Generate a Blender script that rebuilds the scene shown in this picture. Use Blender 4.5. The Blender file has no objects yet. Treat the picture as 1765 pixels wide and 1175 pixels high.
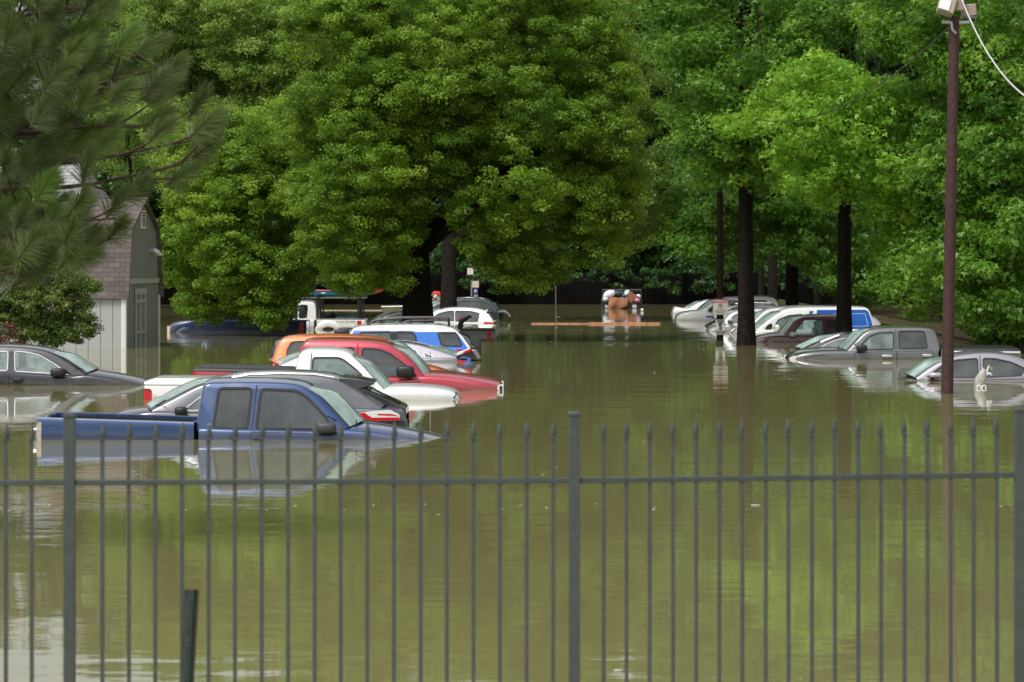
import bpy, math, random
import numpy as np
from mathutils import Vector, Matrix
from mathutils.geometry import tessellate_polygon

# ------------------------------------------------------------------ camera, world, sun
F = 6000.0            # focal length in photograph pixels (1765 wide)
H = 2.5               # camera height above the flood water
HOR = 440.0           # row of the horizon
CX = 882.5
sc = bpy.context.scene
COL = sc.collection
cam = bpy.data.objects.new('camera', bpy.data.cameras.new('camera'))
COL.objects.link(cam)
cam.location = (0, 0, H)
cam.rotation_euler = (math.radians(90), 0, 0)
cam.data.sensor_width = 36.0
cam.data.lens = F / 1765 * 36.0
cam.data.shift_y = -(587.5 - HOR) / 1765
cam.data.clip_end = 2000
cam.data.dof.use_dof = True
cam.data.dof.focus_distance = 66
cam.data.dof.aperture_fstop = 6.2
sc.camera = cam

SUN_EL, SUN_ROT = math.radians(58), math.radians(200)
w = bpy.data.worlds.new("World"); sc.world = w; w.use_nodes = True
nt = w.node_tree
sky = nt.nodes.new('ShaderNodeTexSky'); sky.sky_type = 'NISHITA'; sky.sun_disc = False
sky.sun_elevation = SUN_EL; sky.sun_rotation = SUN_ROT; sky.dust_density = 4.0; sky.ozone_density = 1.0
hs = nt.nodes.new('ShaderNodeHueSaturation'); hs.inputs['Saturation'].default_value = 0.22
hs.inputs['Value'].default_value = 1.0
nt.links.new(sky.outputs[0], hs.inputs['Color'])
nt.links.new(hs.outputs[0], nt.nodes['Background'].inputs['Color'])
nt.nodes['Background'].inputs['Strength'].default_value = 0.125

sd = bpy.data.lights.new('sun', 'SUN'); sd.energy = 1.5; sd.angle = math.radians(14); sd.color = (1, .97, .92)
sun = bpy.data.objects.new('sun', sd); COL.objects.link(sun)
# light comes from high up behind the camera's left shoulder
az = math.radians(215)
dv = Vector((math.sin(az) * math.cos(SUN_EL), math.cos(az) * math.cos(SUN_EL), math.sin(SUN_EL)))
sun.rotation_euler = dv.to_track_quat('Z', 'Y').to_euler()
sky.sun_rotation = az

sc.view_settings.view_transform = 'Standard'
sc.view_settings.look = 'None'
sc.view_settings.exposure = 0.56
sc.view_settings.gamma = 1.0
sc.render.engine = 'CYCLES'

random.seed(7)
RNG = np.random.default_rng(11)

# ------------------------------------------------------------------ measuring helpers
def dist(yw): return F * H / (yw - HOR)
def WX(px, d): return (px - CX) * d / F
def WZ(py, d): return H - (py - HOR) * d / F

# ------------------------------------------------------------------ materials
MATS = {}
def principled(name, color, rough=.5, metal=0., coat=0., spec=.5, noise=0., nscale=8., bump=0., bscale=60., alpha=None, emit=None):
    if name in MATS: return MATS[name]
    m = bpy.data.materials.new(name); m.use_nodes = True
    n = m.node_tree.nodes; l = m.node_tree.links
    b = n['Principled BSDF']
    b.inputs['Base Color'].default_value = (*color, 1)
    b.inputs['Roughness'].default_value = rough
    b.inputs['Metallic'].default_value = metal
    b.inputs['Coat Weight'].default_value = coat
    b.inputs['Coat Roughness'].default_value = .04
    b.inputs['Specular IOR Level'].default_value = spec
    tc = n.new('ShaderNodeTexCoord')
    if noise > 0:
        nz = n.new('ShaderNodeTexNoise'); nz.inputs['Scale'].default_value = nscale; nz.inputs['Detail'].default_value = 6
        l.new(tc.outputs['Object'], nz.inputs['Vector'])
        mx = n.new('ShaderNodeMix'); mx.data_type = 'RGBA'
        mx.inputs[6].default_value = (*[c * (1 - noise) for c in color], 1)
        mx.inputs[7].default_value = (*[min(1, c * (1 + noise)) for c in color], 1)
        mr = n.new('ShaderNodeMapRange'); mr.inputs[1].default_value = .3; mr.inputs[2].default_value = .7
        l.new(nz.outputs['Fac'], mr.inputs[0]); l.new(mr.outputs[0], mx.inputs[0])
        l.new(mx.outputs[2], b.inputs['Base Color'])
    if bump > 0:
        nb = n.new('ShaderNodeTexNoise'); nb.inputs['Scale'].default_value = bscale; nb.inputs['Detail'].default_value = 4
        l.new(tc.outputs['Object'], nb.inputs['Vector'])
        bp = n.new('ShaderNodeBump'); bp.inputs['Strength'].default_value = bump; bp.inputs['Distance'].default_value = .02
        l.new(nb.outputs['Fac'], bp.inputs['Height']); l.new(bp.outputs[0], b.inputs['Normal'])
    MATS[name] = m
    return m

def paint(name, color, metal=0.0, rough=.35):
    """car paint with clear coat and a dried silt film in soft blotches"""
    key = 'paint_' + name
    if key in MATS: return MATS[key]
    m = principled(key, color, rough, metal, 1.0, .5)
    n = m.node_tree.nodes; l = m.node_tree.links; b = n['Principled BSDF']
    tc = n.new('ShaderNodeTexCoord'); nz = n.new('ShaderNodeTexNoise')
    nz.inputs['Scale'].default_value = 2.3; nz.inputs['Detail'].default_value = 8; nz.inputs['Roughness'].default_value = .65
    l.new(tc.outputs['Object'], nz.inputs['Vector'])
    mr = n.new('ShaderNodeMapRange'); mr.inputs[1].default_value = .5; mr.inputs[2].default_value = .8; mr.inputs[3].default_value = 0.; mr.inputs[4].default_value = .22
    l.new(nz.outputs['Fac'], mr.inputs[0])
    mx = n.new('ShaderNodeMix'); mx.data_type = 'RGBA'
    mx.inputs[6].default_value = (*color, 1); mx.inputs[7].default_value = (.28, .26, .21, 1)
    l.new(mr.outputs[0], mx.inputs[0])
    ge = n.new('ShaderNodeNewGeometry'); sz = n.new('ShaderNodeSeparateXYZ'); l.new(ge.outputs['Position'], sz.inputs[0])
    n2 = n.new('ShaderNodeTexNoise'); n2.inputs['Scale'].default_value = 5; n2.inputs['Detail'].default_value = 5; l.new(tc.outputs['Object'], n2.inputs['Vector'])
    ma = n.new('ShaderNodeMath'); ma.operation = 'MULTIPLY_ADD'; ma.inputs[1].default_value = -.14; l.new(n2.outputs['Fac'], ma.inputs[0]); l.new(sz.outputs['Z'], ma.inputs[2])
    ms = n.new('ShaderNodeMapRange'); ms.inputs[1].default_value = -.04; ms.inputs[2].default_value = .05; ms.inputs[3].default_value = .38; ms.inputs[4].default_value = 0; l.new(ma.outputs[0], ms.inputs[0])
    mz = n.new('ShaderNodeMix'); mz.data_type = 'RGBA'; mz.inputs[7].default_value = (.10, .085, .05, 1); l.new(mx.outputs[2], mz.inputs[6]); l.new(ms.outputs[0], mz.inputs[0])
    l.new(mz.outputs[2], b.inputs['Base Color'])
    mr2 = n.new('ShaderNodeMapRange'); mr2.inputs[1].default_value = .35; mr2.inputs[2].default_value = .75; mr2.inputs[3].default_value = .02; mr2.inputs[4].default_value = .22
    l.new(nz.outputs['Fac'], mr2.inputs[0]); l.new(mr2.outputs[0], b.inputs['Coat Roughness'])
    return m

def glass(name, tint, refl=1.0, haze=(.25, .28, .28), f0=.06, f1=.26):
    key = 'glass_' + name
    if key in MATS: return MATS[key]
    m = bpy.data.materials.new(key); m.use_nodes = True
    n = m.node_tree.nodes; l = m.node_tree.links
    n.remove(n['Principled BSDF'])
    tr = n.new('ShaderNodeBsdfTransparent'); tr.inputs[0].default_value = (*tint, 1)
    gl = n.new('ShaderNodeBsdfGlossy'); gl.inputs['Color'].default_value = (.9, .95, .92, 1); gl.inputs['Roughness'].default_value = .03
    df = n.new('ShaderNodeBsdfDiffuse'); df.inputs[0].default_value = (*haze, 1)  # diffuse colour for fogged glass, with reflected sky put into it
    fr = n.new('ShaderNodeFresnel'); fr.inputs[0].default_value = 1.75
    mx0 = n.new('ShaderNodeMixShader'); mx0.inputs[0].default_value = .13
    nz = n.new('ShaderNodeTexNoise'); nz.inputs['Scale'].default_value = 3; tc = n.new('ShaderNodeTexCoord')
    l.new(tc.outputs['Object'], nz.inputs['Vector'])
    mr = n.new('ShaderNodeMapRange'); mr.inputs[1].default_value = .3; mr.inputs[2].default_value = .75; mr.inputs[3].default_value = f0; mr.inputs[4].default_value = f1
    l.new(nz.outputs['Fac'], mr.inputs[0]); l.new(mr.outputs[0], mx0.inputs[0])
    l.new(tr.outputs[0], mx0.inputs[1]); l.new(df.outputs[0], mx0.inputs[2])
    mx = n.new('ShaderNodeMixShader')
    l.new(fr.outputs[0], mx.inputs[0]); l.new(mx0.outputs[0], mx.inputs[1]); l.new(gl.outputs[0], mx.inputs[2])
    l.new(mx.outputs[0], n['Material Output'].inputs[0])
    MATS[key] = m
    return m

BLACK = principled('black_trim', (.012, .012, .013), .45)
RUBBER = principled('tyre_rubber', (.02, .02, .021), .8, bump=.3)
CHROME = principled('chrome', (.75, .75, .76), .12, 1.0)
STRIP = principled('chrome_strip', (.42, .42, .43), .3, .8)
INTER = principled('interior_dark', (.03, .032, .032), .8)
SEATM = principled('seat_cloth', (.07, .072, .075), .9)
G_CLEAR = glass('clear', (.62, .76, .72), haze=(.42, .55, .52), f0=.12, f1=.42)
G_WIND = glass('windshield', (.4, .66, .5), haze=(.5, .68, .6), f0=.3, f1=.75)  # pale green diffuse stands in for sky reflection on the fogged pane
G_TINT = glass('tinted', (.22, .24, .26), haze=(.22, .27, .30), f0=.07, f1=.24)
G_DARK = glass('privacy', (.035, .035, .04))
REDL = principled('red_lens', (.55, .012, .015), .12, coat=1)
WHITEL = principled('clear_lens', (.7, .72, .72), .1, coat=1)
AMBER = principled('amber_lens', (.75, .3, .06), .15, coat=1)

# ------------------------------------------------------------------ mesh builder
class MB:
    def __init__(s): s.v = []; s.f = []; s.m = []
    def add(s, vs, fs, mat=0):
        o = len(s.v); s.v.extend([tuple(v) for v in vs])
        for f in fs: s.f.append(tuple(i + o for i in f)); s.m.append(mat)
        return s
    def box(s, c, size, mat=0, rot=None, taper=1.0):
        hx, hy, hz = [a / 2 for a in size]
        vs = [Vector((x * (taper if z > 0 else 1), y * (taper if z > 0 else 1), z)) for x in (-hx, hx) for y in (-hy, hy) for z in (-hz, hz)]
        if rot is not None: vs = [rot @ v for v in vs]
        vs = [v + Vector(c) for v in vs]
        return s.add(vs, [(0, 1, 3, 2), (4, 6, 7, 5), (0, 4, 5, 1), (2, 3, 7, 6), (0, 2, 6, 4), (1, 5, 7, 3)], mat)
    def tube(s, pts, radii, n=8, mat=0, cap=True):
        pts = [Vector(p) for p in pts]
        if not hasattr(radii, '__len__'): radii = [radii] * len(pts)
        vs = []; up = Vector((0, 0, 1))
        t0 = (pts[1] - pts[0]).normalized()
        a = t0.cross(up)
        if a.length < .1: a = t0.cross(Vector((1, 0, 0)))
        a.normalize()
        for i, p in enumerate(pts):
            t = (pts[min(i + 1, len(pts) - 1)] - pts[max(i - 1, 0)]).normalized()
            a = (a - t * a.dot(t)); a.normalize(); b = t.cross(a)
            for k in range(n):
                th = 2 * math.pi * k / n
                vs.append(p + (a * math.cos(th) + b * math.sin(th)) * radii[i])
        fs = []
        for i in range(len(pts) - 1):
            for k in range(n):
                fs.append((i * n + k, i * n + (k + 1) % n, (i + 1) * n + (k + 1) % n, (i + 1) * n + k))
        if cap: fs.append(tuple(range(n))[::-1]); fs.append(tuple((len(pts) - 1) * n + k for k in range(n)))
        return s.add(vs, fs, mat)
    def prism(s, poly, y0, y1, mat=0, inset=0):
        """polygon in x,z extruded along y"""
        n = len(poly)
        vs = [(p[0], y0, p[1]) for p in poly] + [(p[0], y1, p[1]) for p in poly]
        tri = tessellate_polygon([[Vector((p[0], p[1], 0)) for p in poly]])
        fs = [tuple(t) for t in tri] + [tuple(i + n for i in t[::-1]) for t in tri]
        fs += [(i, (i + 1) % n, (i + 1) % n + n, i + n) for i in range(n)]
        return s.add(vs, fs, mat)
    def ellipsoid(s, c, r, nu=14, nv=8, mat=0, rot=None, jitter=0, seed=0, power=1.0):
        rr = random.Random(seed); vs = []; fs = []
        def sp(v): return math.copysign(abs(v) ** power, v)
        for j in range(nv + 1):
            ph = -math.pi / 2 + math.pi * j / nv
            for i in range(nu):
                th = 2 * math.pi * i / nu; k = 1 + (rr.random() - .5) * jitter
                p = Vector((r[0] * sp(math.cos(ph)) * sp(math.cos(th)) * k, r[1] * sp(math.cos(ph)) * sp(math.sin(th)) * k, r[2] * sp(math.sin(ph)) * k))
                if rot is not None: p = rot @ p
                vs.append(p + Vector(c))
        for j in range(nv):
            for i in range(nu): fs.append((j * nu + i, j * nu + (i + 1) % nu, (j + 1) * nu + (i + 1) % nu, (j + 1) * nu + i))
        return s.add(vs, fs, mat)
    def grid(s, rows, mat=0, closed=False):
        n = len(rows[0]); vs = [p for r in rows for p in r]; fs = []
        for i in range(len(rows) - 1):
            for k in range(n if closed else n - 1):
                fs.append((i * n + k, i * n + (k + 1) % n, (i + 1) * n + (k + 1) % n, (i + 1) * n + k))
        return s.add(vs, fs, mat)
    def build(s, name, mats, parent=None, angle=38, bevel=0, weld=True):
        if not isinstance(mats, (list, tuple)): mats = [mats]
        off = Vector(parent['org']) if (parent is not None and 'org' in parent) else Vector((0, 0, 0))
        me = bpy.data.meshes.new(name)
        me.from_pydata([(v[0] - off.x, v[1] - off.y, v[2] - off.z) for v in s.v], [], s.f)
        for m in mats: me.materials.append(m)
        me.polygons.foreach_set('material_index', s.m)
        me.validate()
        import bmesh
        bm = bmesh.new(); bm.from_mesh(me)
        if weld: bmesh.ops.remove_doubles(bm, verts=bm.verts, dist=1e-5)
        bmesh.ops.recalc_face_normals(bm, faces=bm.faces)
        bm.to_mesh(me); bm.free()
        me.polygons.foreach_set('use_smooth', [True] * len(me.polygons))
        me.set_sharp_from_angle(angle=math.radians(angle))
        o = bpy.data.objects.new(name, me); COL.objects.link(o)
        if parent is not None: o.parent = parent
        if parent is not None and 'org' in parent: o['org'] = parent['org']
        if bevel:
            b = o.modifiers.new('bevel', 'BEVEL'); b.width = bevel; b.segments = 2; b.limit_method = 'ANGLE'
        return o

def tag(o, label=None, cat=None, group=None, kind=None):
    if label: o['label'] = label
    if cat: o['category'] = cat
    if group: o['group'] = group
    if kind: o['kind'] = kind
    return o
def thing(name, label, cat, loc, group=None, kind=None):
    o = bpy.data.objects.new(name, None); COL.objects.link(o)
    o.location = loc; o['org'] = tuple(loc); o.empty_display_size = .3
    return tag(o, label, cat, group, kind)
def single(mb, name, mats, label, cat, org, group=None, kind=None, **kw):
    """a thing that is one mesh: geometry given in world space, origin at org"""
    t = {'org': org}
    class Fake(dict): pass
    o = mb.build(name, mats, None, **kw)
    me = o.data
    me.transform(Matrix.Translation(-Vector(org))); o.location = org
    o['org'] = tuple(org)
    return tag(o, label, cat, group, kind)

def text_mesh(txt, size, mat, loc, parent, name='lettering', rot=(math.pi / 2, 0, 0), align='CENTER', ext=.002, bold=0, sx=1.0):
    cu = bpy.data.curves.new(name, 'FONT'); cu.body = txt; cu.size = size; cu.align_x = align; cu.align_y = 'CENTER'; cu.extrude = ext; cu.offset = bold
    tmp = bpy.data.objects.new('tmp', cu); COL.objects.link(tmp)
    dg = bpy.context.evaluated_depsgraph_get(); dg.update()
    me = bpy.data.meshes.new_from_object(tmp.evaluated_get(dg))
    bpy.data.objects.remove(tmp)
    me.transform(Matrix.Diagonal((sx, 1, 1, 1)))
    me.materials.clear(); me.materials.append(mat)
    o = bpy.data.objects.new(name, me); COL.objects.link(o)
    off = Vector(parent['org']) if 'org' in parent else Vector((0, 0, 0))
    o.location = Vector(loc) - off; o.rotation_euler = rot; o.parent = parent
    return o

# ------------------------------------------------------------------ 2-D helpers
def lerp_poly(pts, x):
    if x <= pts[0][0]: return pts[0][1]
    for a, b in zip(pts, pts[1:]):
        if x <= b[0]: return a[1] + (b[1] - a[1]) * (x - a[0]) / max(1e-6, b[0] - a[0])
    return pts[-1][1]
def chaikin(p, n=1, closed=False):
    for _ in range(n):
        q = [] if closed else [p[0]]
        m = len(p)
        for i in range(m if closed else m - 1):
            a, b = p[i], p[(i + 1) % m]
            q.append((a[0] * .75 + b[0] * .25, a[1] * .75 + b[1] * .25)); q.append((a[0] * .25 + b[0] * .75, a[1] * .25 + b[1] * .75))
        if not closed: q.append(p[-1])
        p = q
    return p
def round_poly(p, r):
    out = []; n = len(p)
    for i in range(n):
        a, b, c = Vector(p[i - 1]), Vector(p[i]), Vector(p[(i + 1) % n])
        ra = min(r, (a - b).length * .45); rc = min(r, (c - b).length * .45)
        s = b + (a - b).normalized() * ra; e = b + (c - b).normalized() * rc
        for t in (0, .33, .67, 1): 
            q = s * (1 - t) ** 2 + b * 2 * t * (1 - t) + e * t * t; out.append((q.x, q.y))
    return out
def offset_poly(p, d):
    n = len(p); A = sum(p[i][0] * p[(i + 1) % n][1] - p[(i + 1) % n][0] * p[i][1] for i in range(n))
    sg = 1 if A > 0 else -1; out = []
    for i in range(n):
        a, b, c = Vector(p[i - 1]), Vector(p[i]), Vector(p[(i + 1) % n])
        t = (c - a)
        if t.length < 1e-9: out.append(p[i]); continue
        t.normalize(); nn = Vector((t.y, -t.x)) * sg
        out.append((b.x + nn.x * d, b.y + nn.y * d))
    return out
def resample(p, step):
    out = [p[0]]
    for a, b in zip(p, p[1:]):
        L = math.hypot(b[0] - a[0], b[1] - a[1]); k = max(1, int(math.ceil(L / step)))
        for i in range(1, k + 1): out.append((a[0] + (b[0] - a[0]) * i / k, a[1] + (b[1] - a[1]) * i / k))
    return out

SIDE = [(0, -.05), (.012, -.03), (.03, -.014), (.06, -.004), (.10, 0.), (.16, .004), (.24, .012), (.26, .003), (.4, .012), (.6, .01), (1.0, -.03)]

# ------------------------------------------------------------------ vehicles
class Car:
    """All outlines are measured on the vehicle's near flank at its own real distance."""
    def __init__(s, name, label, cat, yw, width, nose, col, body, gh=None, group='vehicles left standing in the flood water',
                 crown=.05, tumble=.13, gcrown=.05, depth=1.15, cabcol=None, yaw=0):
        s.d = dist(yw); s.w = width; s.hw = width / 2; s.nose = nose; s.col = col; s.yc = s.d + s.hw
        s.P = lambda p: (WX(p[0], s.d), WZ(p[1], s.d))
        s.body = sorted([s.P(p) for p in body]) if body else []
        s.crown = crown; s.tumble = tumble; s.gcrown = gcrown
        xs = [p[0] for p in s.body]; s.x0, s.x1 = min(xs), max(xs)
        s.t = thing(name, label, cat, ((s.x0 + s.x1) / 2, s.yc, -depth), group)
        s.depth = depth
        s.gh = [s.P(p) for p in gh] if gh else None
        s.cabcol = cabcol or col
    def wx(s, x):
        f = 1.0
        for (e, a, L) in ((s.x0, .10 if s.nose < 0 else .04, .7), (s.x1, .10 if s.nose > 0 else .04, .7)):
            t = abs(x - e) / L
            if t < 1: f -= a * (1 - t) ** 2
        return s.hw * f
    def zt(s, x): return lerp_poly(s.body, x)
    def yside(s, x, z):
        return s.wx(x) + lerp_poly(SIDE, max(0, s.zt(x) - z))
    def make_body(s, extra_name='car_body', xr=None, open_range=None, gap=()):
        pts = resample(chaikin(s.body, 2), .12)
        pts = [p for p in pts]
        mb = MB(); tl = [a for a, _ in SIDE]
        us = [0, .2, .4, .6, .75, .87, .94, 1.0]
        rows = []; opens = []
        gx = (s.gh[0][0] + .03, s.gh[-1][0] - .03) if s.gh else None
        for (x, z) in pts:
            hw = s.wx(x); r = []
            for u in us[:-1]:
                y = u * (hw - .05)
                r.append((x, y, z + s.crown * (1 - u * u) + .012 * (u < .9)))
            for t, o in SIDE: r.append((x, hw + o, z - t))
            rows.append(r)
        nt_ = len(us) - 1
        for i in range(len(rows) - 1):
            xm = (rows[i][0][0] + rows[i + 1][0][0]) / 2
            inside = gx and gx[0] < xm < gx[1]
            a = rows[i]; b = rows[i + 1]
            for sg in (1, -1):
                n = len(a)
                for k in range(n - 1):
                    if inside and k < nt_: continue
                    q = [a[k], a[k + 1], b[k + 1], b[k]]
                    mb.add([(p[0], s.yc + sg * p[1], p[2]) for p in q], [(0, 1, 2, 3)])
        for r in (rows[0], rows[-1]):
            vs = [(p[0], s.yc + p[1], p[2]) for p in r] + [(p[0], s.yc - p[1], p[2]) for p in r[::-1]]
            mb.add(vs, [tuple(range(len(vs)))])
        s.bodyobj = mb.build(extra_name, [s.col, BLACK], s.t, angle=40)
        return s.bodyobj
    def ypan(s, z):
        zb = min(s.gh[0][1], s.gh[-1][1]); zr = max(p[1] for p in s.gh)
        return s.hw - .047 - s.tumble * max(0, (z - zb)) / max(.2, zr - zb)
    def make_cab(s, wins, ws=None, rg=None, glassw=None, glassr=None, rings=BLACK, wglass=None, chrome=False, seats=True, roofcol=None, ringw=.018):
        out = resample(chaikin(s.gh, 2), .05)
        out2 = []
        for i, p in enumerate(out):
            a = out[max(0, i - 1)]; b = out[min(len(out) - 1, i + 1)]
            tx, tz = b[0] - a[0], b[1] - a[1]; L = math.hypot(tx, tz) or 1
            out2.append((p, (-tz / L, tx / L)))
        us = [0, .25, .5, .75, .88, .92, .955, .98, 1.0]
        us = [-u for u in us[::-1]] + us[1:]
        rows = []
        X_ = lambda v: WX(v, s.d)
        for (p, nrm) in out2:
            yw_ = s.ypan(p[1]); r = []; bul = 0; sgn = 0
            for rng_, c_, sg_ in ((ws, getattr(s, 'wsb', .12), s.nose), (rg, .09, -s.nose)):
                if rng_:
                    a_, b_ = X_(rng_[0]), X_(rng_[1]); rf_ = a_ if sg_ > 0 else b_
                    q_ = max(0, min(1, (p[0] - rf_) * sg_ / max(.05, (b_ - a_) * .35)))
                    if q_ > 0: bul = c_ * q_ * q_ * (3 - 2 * q_); sgn = sg_
            for u in us:
                dd = s.gcrown * (1 - u * u)
                e = max(0, (abs(u) - .92) / .08); dd += .028 * math.sqrt(max(0, 1 - e * e))
                bb = bul * (1 - abs(u) ** 2.4); r.append((p[0] + nrm[0] * dd + sgn * bb, s.yc + u * yw_, p[1] + nrm[1] * dd + .3 * bb))
            rows.append(r)
        mbody, mw, mr = MB(), MB(), MB()
        X = lambda v: WX(v, s.d)
        wsx = (X(ws[0]), X(ws[1])) if ws else None
        rgx = (X(rg[0]), X(rg[1])) if rg else None
        for i in range(len(rows) - 1):
            xm = (out[i][0] + out[i + 1][0]) / 2
            for k in range(len(us) - 1):
                um = (abs(us[k]) + abs(us[k + 1])) / 2
                q = [rows[i][k], rows[i][k + 1], rows[i + 1][k + 1], rows[i + 1][k]]
                if wsx and wsx[0] < xm < wsx[1] and um < .92: mw.add(q, [(0, 1, 2, 3)], 1 if um > .88 else 0)
                elif rgx and rgx[0] < xm < rgx[1] and um < .88: mr.add(q, [(0, 1, 2, 3)], 0)
                else: mbody.add(q, [(0, 1, 2, 3)], 1 if roofcol else 0)
        # flanks with window openings
        base0, base1 = out[0], out[-1]
        zo = lambda x: lerp_poly(sorted(out), x)
        zbm = lambda x: base0[1] + (base1[1] - base0[1]) * (x - base0[0]) / (base1[0] - base0[0])
        W = []
        for wn in wins:
            g = G_TINT
            if isinstance(wn, tuple) and hasattr(wn[1], 'node_tree'): wn, g = wn
            pl = round_poly([s.P(p) for p in wn], .045)
            xa, xb = base0[0] + .03, base1[0] - .03
            cl = []
            for (x, z) in pl:
                x = min(max(x, xa), xb)
                z = min(z, zo(x) - .03); z = max(z, zbm(x) + .015)
                if not cl or math.hypot(cl[-1][0] - x, cl[-1][1] - z) > .004: cl.append((x, z))
            if math.hypot(cl[0][0] - cl[-1][0], cl[0][1] - cl[-1][1]) < .004: cl.pop()
            W.append((cl, g))
        outer = out[:] + [(base1[0], base1[1] - .03), (base0[0], base0[1] - .03)]
        loops = [outer] + [c for c, _ in W]
        flat = [p for lp in loops for p in lp]
        tri = tessellate_polygon([[Vector((p[0], p[1], 0)) for p in lp] for lp in loops])
        for sg in (-1, 1):
            mbody.add([(p[0], s.yc + sg * s.ypan(p[1]), p[1]) for p in flat], [tuple(t) for t in tri], 0)
        s.cab = mbody.build('cabin', [s.cabcol, roofcol or BLACK], s.t, angle=32)
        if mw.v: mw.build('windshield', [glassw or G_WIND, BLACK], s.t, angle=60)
        if mr.v: mr.build('rear_window', [glassr or G_TINT, BLACK], s.t, angle=60)
        for cl, g in W:
            t2 = tessellate_polygon([[Vector((p[0], p[1], 0)) for p in cl]])
            for sg in (-1, 1):
                gm = MB()
                gm.add([(p[0], s.yc + sg * (s.ypan(p[1]) - .012), p[1]) for p in cl], [tuple(t) for t in t2], 0)
                o1 = offset_poly(cl, ringw); i1 = offset_poly(cl, -.006); n = len(cl)
                a = [(p[0], s.yc + sg * (s.ypan(p[1]) + .004), p[1]) for p in o1]
                b = [(p[0], s.yc + sg * (s.ypan(p[1]) + .004), p[1]) for p in i1]
                c = [(p[0], s.yc + sg * (s.ypan(p[1]) - .014), p[1]) for p in i1]
                d = [(p[0], s.yc + sg * (s.ypan(p[1]) - .004), p[1]) for p in o1]
                ring = [(i, (i + 1) % n, (i + 1) % n + n, i + n) for i in range(n)]
                gm.add(a + b + c, ring + [(x[0] + n, x[1] + n, x[2] + n, x[3] + n) for x in ring], 1)
                gm.add(a + d, ring, 1)
                gm.build('side_window', [wglass or g, STRIP if chrome else rings], s.t, angle=30, weld=False)
        # interior
        zb = min(base0[1], base1[1])
        it = MB(); zf = max(.02, zb - .28)
        it.box(((base0[0] + base1[0]) / 2, s.yc, zf - .15), (base1[0] - base0[0] - .1, s.w - .28, .3))
        dx = (base1[0] - .32) if s.nose > 0 else (base0[0] + .32)
        it.box((dx, s.yc, zb - .1), (.4, s.w - .3, .22))
        it.build('interior', INTER, s.t, bevel=.02)
        if seats:
            L = base1[0] - base0[0]; zr = max(p[1] for p in s.gh); 
            nrow = 1 if L < 1.9 else 2
            for r_ in range(nrow):
                xx = (base1[0] - .95 - r_ * .85) if s.nose > 0 else (base0[0] + .95 + r_ * .85)
                if not (base0[0] + .25 < xx < base1[0] - .2): continue
                for sg in (-1, 1):
                    sm = MB(); yy = s.yc + sg * s.w * .21; tilt = -s.nose * .15
                    top = min(zo(xx) - .17, zb + .42)
                    sm.box((xx, yy, (zf + top - .14) / 2), (.13, .46, top - .14 - zf), 0, Matrix.Rotation(tilt, 3, 'Y'))
                    sm.box((xx - s.nose * .04, yy, top - .05), (.09, .25, .15), 0)
                    sm.box((xx + s.nose * .22, yy, zf + .05), (.44, .46, .1), 0)
                    sm.build('seat', SEATM, s.t, bevel=.03)
    # small fittings -------------------------------------------------
    def mirror(s, box, col=None, far=True):
        x0, y0, x1, y1 = box; (xa, zb), (xb, za) = s.P((x0, y1)), s.P((x1, y0))
        for sg in ((-1, 1) if far else (-1,)):
            mb = MB(); yy = s.yc + sg * (s.hw + .09)
            mb.ellipsoid(((xa + xb) / 2, yy, (za + zb) / 2), ((xb - xa) / 2, .11, (za - zb) / 2), 16, 10, 0, power=.55)
            mb.tube([((xa + xb) / 2 + s.nose * .02, yy, zb + .04), ((xa + xb) / 2 + s.nose * .06, s.yc + sg * (s.hw - .07), zb + .01)], [.035, .045], 8, 1)
            mb.build('mirror', [col or BLACK, BLACK], s.t)
    def door(s, xl, xr, handle=None, hcol=None, topy=None):
        X0, X1 = WX(xl, s.d), WX(xr, s.d)
        for sg in (-1, 1):
            mb = MB()
            def patch(a, b, tz0, off, mat):
                n = max(2, int((b - a) / .15)); rows = []
                for i in range(n + 1):
                    x = a + (b - a) * i / n; r = []
                    for t in [tz0, tz0 + .03, .08, .12, .18, .235, .265, .33, .45, .6, .75]:
                        z = s.zt(x) - t
                        r.append((x, s.yc + sg * (s.yside(x, z) + off), z))
                    rows.append(r)
                mb.grid(rows, mat)
            patch(X0 - .011, X1 + .011, .028, .0015, 1)
            patch(X0, X1, .042, .005, 0)
            if s.gh and topy:
                for xx, xt in topy:
                    a = s.P((xx, 0))[0]; b = s.P((xt, 0))[0]
                    za = s.zt(a); zz = lerp_poly(sorted(chaikin(s.gh, 2)), b) - .005
                    vs = []
                    for (xc, zc) in ((a, za - .03), (b, zz)):
                        for o in (-.007, .007): vs.append((xc + o, s.yc + sg * (s.ypan(zc) + .007), zc))
                    mb.add(vs, [(0, 1, 3, 2)], 1)
            dr = mb.build('door', [s.col, BLACK], s.t, angle=40, weld=False)
            if handle:
                hx0, hy0, hx1, hy1 = handle; (xa, zb), (xb, za) = s.P((hx0, hy1)), s.P((hx1, hy0))
                hm = MB(); zc = (za + zb) / 2; xc = (xa + xb) / 2
                yy = s.yc + sg * (s.yside(xc, zc) + .03)
                hm.ellipsoid((xc, yy, zc), ((xb - xa) / 2, .022, (za - zb) / 2), 12, 8, 0, power=.5)
                hm.build('door_handle', hcol or BLACK, dr)
    def lamp(s, poly, mat, name='taillight', extra=None, depth=.05, wrap=True):
        pl = round_poly([s.P(p) for p in poly], .02)
        xc = sum(p[0] for p in pl) / len(pl); zc = sum(p[1] for p in pl) / len(pl)
        for sg in (-1, 1):
            y = s.yc + sg * (s.wx(xc) + .008); mb = MB()
            mb.prism(pl, y, y - sg * (depth + .1), 0)
            if extra:
                for e, mi in extra:
                    pe = [s.P(p) for p in e]; mb.prism(pe, y + sg * .003, y - sg * .02, mi)
            mb.build(name, mat if isinstance(mat, list) else [mat], s.t, bevel=.006)
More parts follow.
